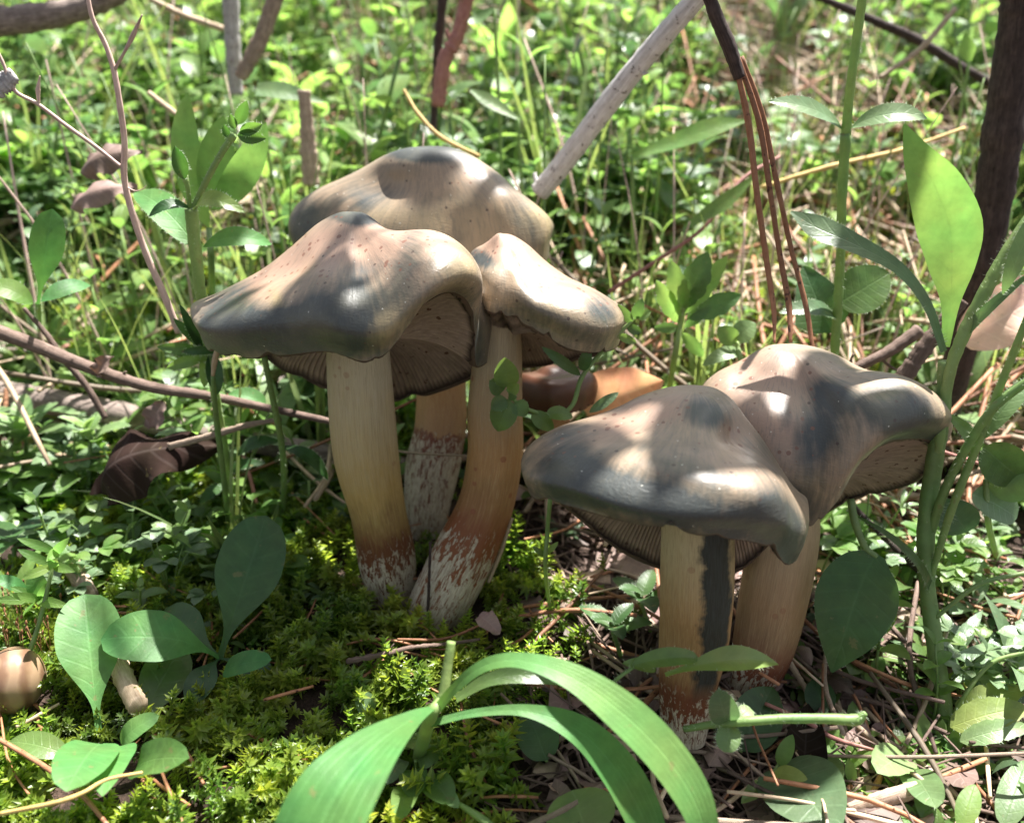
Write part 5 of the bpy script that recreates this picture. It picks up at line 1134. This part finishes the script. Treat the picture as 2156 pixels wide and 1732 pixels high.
# a few more at the left and right sides near the mushrooms
for k in range(26):
    x, y = rg.uniform(-15, -8), rg.uniform(-2, 4); spots.append((x, y, int(rg.choice([0, 1, 3])), rg.uniform(.45, .7)))
for k in range(34):
    x, y = rg.uniform(9.5, 15), rg.uniform(-5, 5); spots.append((x, y, int(rg.choice([0, 1, 3])), rg.uniform(.45, .8)))
for k in range(50):
    x, y = rg.uniform(-18, -5), rg.uniform(4, 12); spots.append((x, y, int(rg.choice([0, 1, 3])), rg.uniform(.5, .9)))
spots.sort(key=lambda s: (s[1] + 21) / s[3])
LANDMARKS = [(905, 330, 'the tallest mushroom cap'), (700, 600, 'the straw-stemmed mushroom cap'), (1180, 600, 'the tilted mushroom cap'), (1400, 950, 'the front right mushroom cap'), (1700, 850, 'the rear right mushroom cap'),
    (1300, 210, 'the bleached grey branch'), (1600, 350, 'the hanging pine needles'), (1780, 270, 'the leaf pair of the tall stem'), (1980, 450, 'the big translucent leaf'), (2090, 300, 'the dark bark stick'), (250, 300, 'the forked dead stalk'),
    (430, 450, 'the budded hairy stem'), (240, 380, 'the crumpled brown leaves'), (490, 100, 'the dark upright stalk'), (950, 120, 'the reddish jointed stalk'), (120, 40, 'the corner branch'), (330, 960, 'the dark curled leaf'), (200, 780, 'the long purplish twig'),
    (1440, 620, 'the bright lobed seedling'), (1300, 830, 'the orange dead leaf'), (1800, 1290, 'the hanging deep green leaf'), (1970, 1250, 'the big hairy plant stem'), (1640, 1515, 'the woolly level shoot'), (1250, 1480, 'the long arching blurred leaf'),
    (1470, 1300, 'the bruised mushroom stem'), (1890, 1620, 'the scallop-edged leaf'), (1850, 1690, 'the split wood chunk'), (1300, 1290, 'the shaded hairy seedlings'), (2090, 1480, 'the yellowing leaves'), (2130, 980, 'the rounded glossy leaves'),
    (100, 1250, 'the whorled green shoot'), (60, 930, 'the bright hairy rosette'), (650, 280, 'the ribbed dead stalk'), (1780, 330, 'the long orange straw'), (1930, 100, 'the broken pale straw'), (1900, 85, 'the lichened black twig'), (1450, 500, 'the purple red shoot'), (1880, 750, 'the split brown twig'), (2080, 660, 'the pale tan dead leaf')]
ORD = ['', 'second ', 'third ', 'fourth ', 'fifth ', 'sixth ', 'seventh ', 'eighth ', 'ninth ', 'tenth ', 'eleventh ', 'twelfth ', 'thirteenth ', 'fourteenth ', 'fifteenth ', 'sixteenth ']
def name_apart(objs):          # objs: (object, position, words before the place)
    bins = {}
    for o, p, w in objs:
        x, y = (float(v[0]) for v in px_of(p)); lm = min(LANDMARKS, key=lambda l: (l[0] - x) ** 2 + (l[1] - y) ** 2)
        dx, dy = x - lm[0], y - lm[1]; side = ('above' if dy < 0 else 'below') if abs(dy) > abs(dx) else ('beside' if abs(dx) < 60 else ('just left of' if dx < 0 else 'just right of'))
        bins.setdefault((w, side, lm[2]), []).append((math.hypot(dx, dy), o))
    for (w, side, nm), lst in bins.items():
        lst.sort(key=lambda q: q[0])
        for i, (_, o) in enumerate(lst):
            o['label'] = ((ORD[min(i, 15)] + 'nearest ') if len(lst) > 1 else '') + w + ' ' + side + ' ' + nm
protos = {}; named = []
near = spots[:290]; far = spots[290:]
for (x, y, k, sc) in near:
    nm, lab, cat, grp, temps, _ = KINDS[k]; ti = int(rg.integers(len(temps)))
    v = int(rg.integers(3)) if k != 4 else 0
    key = (k, ti, v)
    if key not in protos:
        parts = [(a, b, c if c in ('stem_green', 'grass') else [c, 'leaf_lime', 'leaf_blue'][v]) for a, b, c in temps[ti]]
        protos[key] = proto(nm, lab, cat, grp, parts); o = protos[key]
    else:
        o = copy_tree(protos[key])
    place(o, (x, y, float(gz(x, y)) - .1), (rg.uniform(-.2, .2), rg.uniform(-.2, .2), rg.uniform(0, 6.28)), sc)
    word = {'chickweed_seedling': 'paired-leaf seedling', 'rosette_seedling': 'spoon-leaved seedling', 'whorled_seedling': 'narrow whorled seedling', 'clover_seedling': 'round three-part-leaved seedling', 'grass_tuft': 'thin grass tuft'}[nm]
    colr = '' if k == 4 else ['mid green ', 'lime green ', 'bluish green '][v]
    named.append((o, (x, y, float(gz(x, y)) + 1.5 * sc), ('small ' if sc < .75 else ('' if sc < 1.05 else 'large ')) + colr + word))
name_apart(named)

# everything farther or smaller is one mass per kind of growth
def merge(temps, items, geo, rg):
    mats = {}
    for (x, y, sc) in items:
        t = temps[int(rg.integers(len(temps)))]; R = rotm(rg.uniform(-.25, .25), rg.uniform(-.25, .25), rg.uniform(0, 6.28)) * sc
        tn = rg.uniform(-.55, .55); z = float(gz(x, y)) - .1; pl = rg.choice(3, p=[.5, .28, .22])
        for nm, g, mt in t:
            V, Q, T, A = g.arrays(); A = A.copy(); A[:, 2] = A[:, 2] * .5 + tn
            key = mt if mt in ('stem_green', 'grass') else [mt, 'leaf_lime', 'leaf_blue'][pl]
            geo.setdefault(key, Geo()).add(xf(V, R, (x, y, z)), Q, T, A)
far_items = {k: [] for k in range(5)}
for (x, y, k, sc) in far: far_items[k].append((x, y, sc))
for (x, y) in candidates(4200, 20., 125., rg, 1.3):
    if PATCH(x, y) < rg.uniform(-.1, .7): continue
    k = int(rg.choice(5, p=[q[5] for q in KINDS])); far_items[k].append((x, y, rg.uniform(.7, 1.9) * (1 + max(0, y - 50) * .006)))
MG = {}
for k in range(5): merge(KINDS[k][4], far_items[k], MG, rg)
# tiny low ground cover that fills between the plants
def t_tiny(sd):
    rg = np.random.default_rng(sd); out = []
    for k in range(7):
        a = rg.uniform(0, 6.28); e = rg.uniform(.1, 1.0); ll = rg.uniform(.35, .8); d = unit([math.cos(a), math.sin(a), e]); c = rg.uniform(-.5, .5, 3) * np.array([1, 1, .3]) + np.array([0, 0, .25])
        out.append(('leaf', leaf(c, c + d * ll, .45 * ll, 'ovate', (0, 0, 1), bend=.1, nl=4, nw=2, seed=sd * 20 + k), 'leaf'))
    return out
items = []
for (x, y) in candidates(2600, 2.5, 45., rg, 1.2):
    if not ok_spot(x, y, 1) or PATCH(x * 1.7 + 5, y * 1.7) < rg.uniform(-.2, .7): continue
    items.append((x, y, rg.uniform(.6, 1.3)))
for k in range(300): items.append((rg.uniform(-15, -5.5), rg.uniform(-3, 4), rg.uniform(.4, .9)))
for k in range(620): items.append((rg.uniform(-22, -3.5), rg.uniform(4, 18), rg.uniform(.7, 1.4)))
for k in range(240): items.append((rg.uniform(7.5, 15), rg.uniform(-8, 4), rg.uniform(.4, 1.)))
merge([t_tiny(s) for s in (1, 2, 3, 4)], items, MG, rg)
merge(MORE_GRASS, [(x, y, rg.uniform(.5, 1.3) * (1 + y * .004)) for (x, y) in candidates(520, 8., 105., rg, 1.2)], MG, rg)
for mt, g in MG.items():
    nm = {'stem_green': 'seedling_stems', 'grass': 'grass'}.get(mt, 'ground_cover')
    o = link(nm, g.mesh(nm, True), M[mt]); tag(o, 'dense mass of small green seedlings carpeting the ground behind', None, None, 'stuff')

g = Geo(); g2 = Geo()
for (x, y) in candidates(620, 9., 100., rg, 1.2):
    z = float(gz(x, y)); h = rg.uniform(4, 12) * (1 + y * .006); l = rg.uniform(-.35, .35, 2) * h; r = rg.uniform(.022, .065) * (1 + y * .006)
    tube([(x, y, z - .2), (x + l[0] * .4, y + l[1] * .4, z + h * .55), (x + l[0], y + l[1], z + h)], [r, r * .9, r * .5], n=9, sides=5, geo=g if rg.uniform() < .45 else g2, tint=rg.uniform(-.5, .5), rough=.05, seed=int(rg.integers(9999)))
o = link('grass', g.mesh('grass'), M['stem_green']); tag(o, 'thin green grass stalks rising through the background', None, None, 'stuff')
o = link('litter', g2.mesh('litter'), M['dead_stalk']); tag(o, 'thin pinkish dead stalks rising through the background', None, None, 'stuff')

# ------------------------------------------------------------------ moss
def sprig(sd, h=.9, n=26):
    rg = np.random.default_rng(sd); g = Geo(); lean = rg.uniform(-.5, .5, 2) * h
    C = spline([(0, 0, -.15), (lean[0] * .3, lean[1] * .3, h * .55), (lean[0], lean[1], h)], 12)
    g.add(*(tube(C, [.03, .02], n=5, sides=3, caps=False).arrays()[i] for i in (0, 1)))
    for k in range(n):
        f = .15 + .85 * (k / n) ** .8; c = C[int(f * 11)]; a = k * 2.4; e = .15 + 1.5 * f ** 3; ll = (.20 + .12 * math.sin(f * 3.1)) * rg.uniform(.8, 1.2)
        d = unit([math.cos(a), math.sin(a), e]); t = np.array([-math.sin(a), math.cos(a), 0]) * ll * .17
        up = unit(np.cross(d, t)) * ll * .1
        V = np.array([c, c + d * ll * .4 + t + up, c + d * ll - np.array([0, 0, ll * .18]), c + d * ll * .4 - t + up])
        g.add(V, None, [(0, 1, 2), (0, 2, 3)], [(0, 0, 0), (1, .5, f * .6 - .3), (0, 1, f * .8 - .2), (-1, .5, f * .6 - .3)])
    return g
SPR = [sprig(s, h, n) for s, h, n in ((1, .9, 26), (2, 1.2, 34), (3, .7, 22), (4, 1.0, 30), (5, .8, 36), (6, 1.3, 34))]
SPR = [s.arrays() for s in SPR]
def moss_w(x, y):
    w = 1 / (1 + math.exp((x - 1.2 - .25 * y) * 1.6)) if y < 1.5 else 1 / (1 + math.exp((x + 4.5) * .8))
    w *= 1 / (1 + math.exp((y - 7.0) * .8))
    return w
CLEAR = [tuple(H(px, py, .3)[:2]) for px, py in ((150, 1190), (190, 1250), (250, 1400), (275, 1450), (290, 1490), (28, 1432), (30, 1480), (20, 1400), (140, 1640), (170, 1600), (215, 1640), (240, 1600), (340, 1610), (380, 1600), (520, 1410), (480, 1420), (800, 1385), (870, 1370), (760, 1395), (1030, 1320), (440, 1400), (380, 1450), (330, 1500), (100, 1700), (200, 1680), (290, 1640), (880, 1600), (900, 1650), (860, 1700), (900, 1550))]
g = Geo(); cnt = 0
while cnt < 3600:
    x, y = rg.uniform(-15, 4), rg.uniform(-10.2, 9)
    if rg.uniform() > moss_w(x, y) * (.52 + .55 * math.sin(x * 1.9 + 1 + y * .6) * math.sin(y * 1.7)): continue
    if any((x - a) ** 2 + (y - b) ** 2 < 1.5 for a, b, _ in ((-3.35, -.1, 0), (-2.1, 3.4, 0), (-1.75, -.9, 0))): continue
    if any((x - a) ** 2 + (y - b) ** 2 < .3 for a, b in CLEAR): continue
    cnt += 1; V, Q, T, A = SPR[int(rg.integers(6))]
    R = rotm(rg.uniform(-1.0, .7), rg.uniform(-.8, .8), rg.uniform(0, 6.28)) * rg.uniform(.45, 1.0) * (1.15 + .35 * math.sin(x * 1.3 + 2) * math.sin(y * 1.5))
    A = A.copy(); A[:, 2] += rg.uniform(-.35, .35) + .35 * math.sin(x * .8) * math.sin(y * .9)
    g.add(xf(V, R, (x, y, float(gz(x, y)) + rg.uniform(-.15, .12))), Q, T, A)
o = link('moss', g.mesh('moss', True), M['moss']); tag(o, 'feathery green moss carpeting the ground round the left mushrooms', None, None, 'stuff')
g = Geo(); ccnt = 0
for k in range(1500):
    x, y = rg.uniform(-20, 40), rg.uniform(6, 40); V, Q, T, A = SPR[int(rg.integers(6))]
    R = rotm(rg.uniform(-.7, .7), rg.uniform(-.7, .7), rg.uniform(0, 6.28)) * rg.uniform(.8, 1.5); A = A.copy(); A[:, 2] += rg.uniform(-.2, .5)
    g.add(xf(V, R, (x, y, float(gz(x, y)))), Q, T, A)
o = link('moss', g.mesh('moss', True), M['moss']); tag(o, 'patches of moss showing through the greenery on the rise', None, None, 'stuff')
# red moss capsules by the acorn
g = Geo()
for k in range(40):
    c = H(rg.uniform(20, 130), rg.uniform(1290, 1420), 0); q = c + np.array([rg.uniform(-.2, .2), rg.uniform(-.2, .2), rg.uniform(.9, 1.5)])
    tube([c, (c + q) / 2 + rg.uniform(-.05, .05, 3), q], [.012, .012, .012], n=5, sides=4, geo=g); tube([q, q + (0, 0, .06), q + (.03, 0, .16)], [.015, .04, .01], n=5, sides=5, geo=g)
o = link('moss_capsules', g.mesh('moss_capsules'), M['needle']); tag(o, 'red moss capsules on thin stalks near the acorn', None, None, 'stuff')

# ------------------------------------------------------------------ litter: needles, straw, bits of leaf
def lit_w(x, y):
    return 1 / (1 + math.exp(-(x - 0.8 - .1 * y) * 1.4))
def needle_at(x, y, L, r, a, lift, rg, geo=None, elev=None):
    e = rg.uniform(-.12, .22) if elev is None else elev
    d = np.array([math.cos(a), math.sin(a), e]); bow = rg.uniform(-.08, .08) * L; sd = np.array([-math.sin(a), math.cos(a), 0])
    pts = []
    for t in (-.5, 0, .5):
        q = np.array([x, y, 0]) + d * L * t + sd * bow * (1 - 4 * t * t); q[2] = float(gz(q[0], q[1])) + lift + max(0, e * (t + .5)) * L; pts.append(q)
    return tube(pts, [r * .7, r, r * .8], n=8, sides=5, tint=rg.uniform(-.6, .6), geo=geo, rough=.06, seed=int(rg.integers(9999)))
nind = 0; named = []
for k in range(210):
    x, y = rg.uniform(.8, 15), rg.uniform(-9.5, 4.)
    if rg.uniform() > lit_w(x, y): continue
    L = rg.uniform(1.2, 5.5); a = rg.uniform(0, 6.28); mt = ['needle', 'straw', 'twig', 'pale_wood'][int(rg.choice(4, p=[.3, .3, .25, .15]))]
    o = solo('pine_needle', needle_at(x, y, L, rg.uniform(.03, .085), a, rg.uniform(.05, .5), rg, elev=rg.uniform(-.05, .28)), M[mt],
         'dry brown needle lying loose in the dark litter under the right mushrooms', 'pine needle', (x, y, float(gz(x, y))), 'loose needles in the litter'); nind += 1
    named.append((o, (x, y, float(gz(x, y)) + .3), ('short ' if L < 2.2 else ('long ' if L > 4 else '')) + {'needle': 'reddish brown needle', 'straw': 'pale straw-coloured needle', 'twig': 'dull brown thin twig', 'pale_wood': 'bleached thin stick'}[mt]))
g = Geo()
for k in range(1500):
    x, y = rg.uniform(0, 16), rg.uniform(-11, 6)
    if rg.uniform() > lit_w(x, y): continue
    needle_at(x, y, rg.uniform(.8, 4.5), rg.uniform(.02, .05), rg.uniform(0, 6.28), rg.uniform(-.05, .18), rg, g)
o = link('litter', g.mesh('litter'), M['twig']); tag(o, 'tangle of brown needle litter on the soil', None, None, 'stuff')
g = Geo(); g2 = Geo()
for (x, y) in candidates(3500, 4., 115., rg, 1.3):
    if y < 20 and x < 1 and rg.uniform() < .82: continue
    needle_at(x, y, rg.uniform(2, 9), rg.uniform(.04, .11) * (1 + y * .004), rg.uniform(0, 6.28), rg.uniform(.1, 2.2), rg, g if rg.uniform() < .72 else g2, elev=rg.uniform(-.1, .5))
for k in range(700):
    y = rg.uniform(14, 90); x = rg.uniform(8, 12 + (y + 21) * .62)
    needle_at(x, y, rg.uniform(2, 9), rg.uniform(.05, .12) * (1 + y * .004), rg.uniform(0, 6.28), rg.uniform(.1, 1.6), rg, g if rg.uniform() < .5 else g2, elev=rg.uniform(-.1, .4))
o = link('litter', g.mesh('litter'), M['straw']); tag(o, 'bleached straw strewn through the background greenery', None, None, 'stuff')
o = link('litter', g2.mesh('litter'), M['needle']); tag(o, 'brown needles strewn through the background greenery', None, None, 'stuff')
name_apart(named)
# crumbs of dead leaf
g = Geo()
for k in range(80):
    x, y = rg.uniform(-14, 1), rg.uniform(-9.5, 4)
    needle_at(x, y, rg.uniform(.5, 3.2), rg.uniform(.02, .05), rg.uniform(0, 6.28), rg.uniform(.15, .8), rg, g, elev=rg.uniform(-.15, .2))
o = link('litter', g.mesh('litter'), M['needle']); tag(o, 'thin brown needles and bits caught in the moss', None, None, 'stuff')
for mt, nn, lab in (('dead_leaf', 420, 'brown leaf crumbs in the litter'), ('purple_leaf', 300, 'purplish leaf crumbs in the litter'), ('pale_leaf', 160, 'pale leaf crumbs in the litter')):
    g = Geo()
    for k in range(nn):
        if k < nn * .5:
            x, y = rg.uniform(0, 15), rg.uniform(-10, 5)
            if rg.uniform() > lit_w(x, y): continue
            L = rg.uniform(.3, 1.3)
        else:
            (x, y), = candidates(1, 5, 110, rg, 1.3); L = rg.uniform(.8, 3.2)
        a = rg.uniform(0, 6.28); z = float(gz(x, y)) + rg.uniform(.0, .35); d = np.array([math.cos(a), math.sin(a), rg.uniform(-.2, .4)]) * L
        leaf((x, y, z), np.array([x, y, z]) + d, L * rg.uniform(.4, .8), 'ovate', (rg.uniform(-.6, .6), rg.uniform(-.6, .6), 1), bend=rg.uniform(-.2, .3), fold=rg.uniform(-.6, .6), wav=.1, nl=6, nw=4, seed=int(rg.integers(99999)), geo=g)
    o = link('litter', g.mesh('litter'), M[mt]); tag(o, lab, None, None, 'stuff')
# ------------------------------------------------------------------ added unseen branch overhead, its leaves set to throw shade on chosen spots
def overhead():
    rg = np.random.default_rng(5); sun = np.array(SUN)
    root = thing('added_shade_branch', 'unseen leafy branch added overhead to throw dappled shade on the mushrooms', 'branch', (40, 70, 78))
    spots = []
    def shade(target, t, L, w): spots.append((np.asarray(target, float) + sun * t, L, w))
    shade(P(1700, 900, -2.4), 40, 3.4, 1.5)
    shade(P(480, 660, -1.0), 40, 1.6, .6)
    shade(P(700, 430, 4.5), 40, 2.6, .7)
    shade(P(930, 340, 5.5), 40, 1.8, .6)
    shade(P(900, 490, 3.5), 42, 2.8, .8)
    shade(P(650, 690, -2.8), 40, 2.4, .6)
    for px, py, L, w in ((300, 1100, 5, 2.4), (1130, 1150, 4, 2), (1300, 1230, 4, 2), (420, 1080, 4, 2), (420, 1560, 3.5, 1.2), (1130, 1500, 5, 2.2), (1280, 1640, 6, 3), (1770, 1440, 6, 2.5), (1600, 1650, 5, 2), (280, 1290, 3, 1.2), (900, 1650, 5, 2.5)):
        shade(H(px, py, .4), rg.uniform(42, 56), L, w)
    for k in range(64):
        (x, y), = candidates(1, 5, 110, rg, 1.1); shade((x, y, float(gz(x, y))), rg.uniform(50, 75), rg.uniform(4, 9), rg.uniform(1.8, 4))
    limb = spline([(70, 190, 130), (55, 120, 100), (40, 70, 80), (22, 35, 64), (8, 12, 56)], 40)
    put(root, 'limb', tube(limb, [2.2, 1.5, 1.0, .5, .25], n=40, sides=10, rough=.06), M['twig'])
    tw = Geo()
    for c, L, w in spots:
        i = int(np.argmin(np.linalg.norm(limb - c, axis=1))); a = rg.uniform(0, 6.28); d = unit([math.cos(a), math.sin(a), rg.uniform(-.2, .2)])
        b0 = c - d * L / 2
        tube([limb[i], (limb[i] + b0) / 2 + (0, 0, 3), b0], [.10, .06, .035], n=8, sides=5, geo=tw)
        g = leaf(b0, b0 + d * L, w, 'ovate', (rg.uniform(-.3, .3), rg.uniform(-.3, .3), 1), bend=.08, fold=.1, nl=8, nw=4, seed=int(rg.integers(9999)))
        put(root, 'leaf', g, M['leaf'])
    put(root, 'twigs', tw, M['twig'], kind='stuff')
overhead()
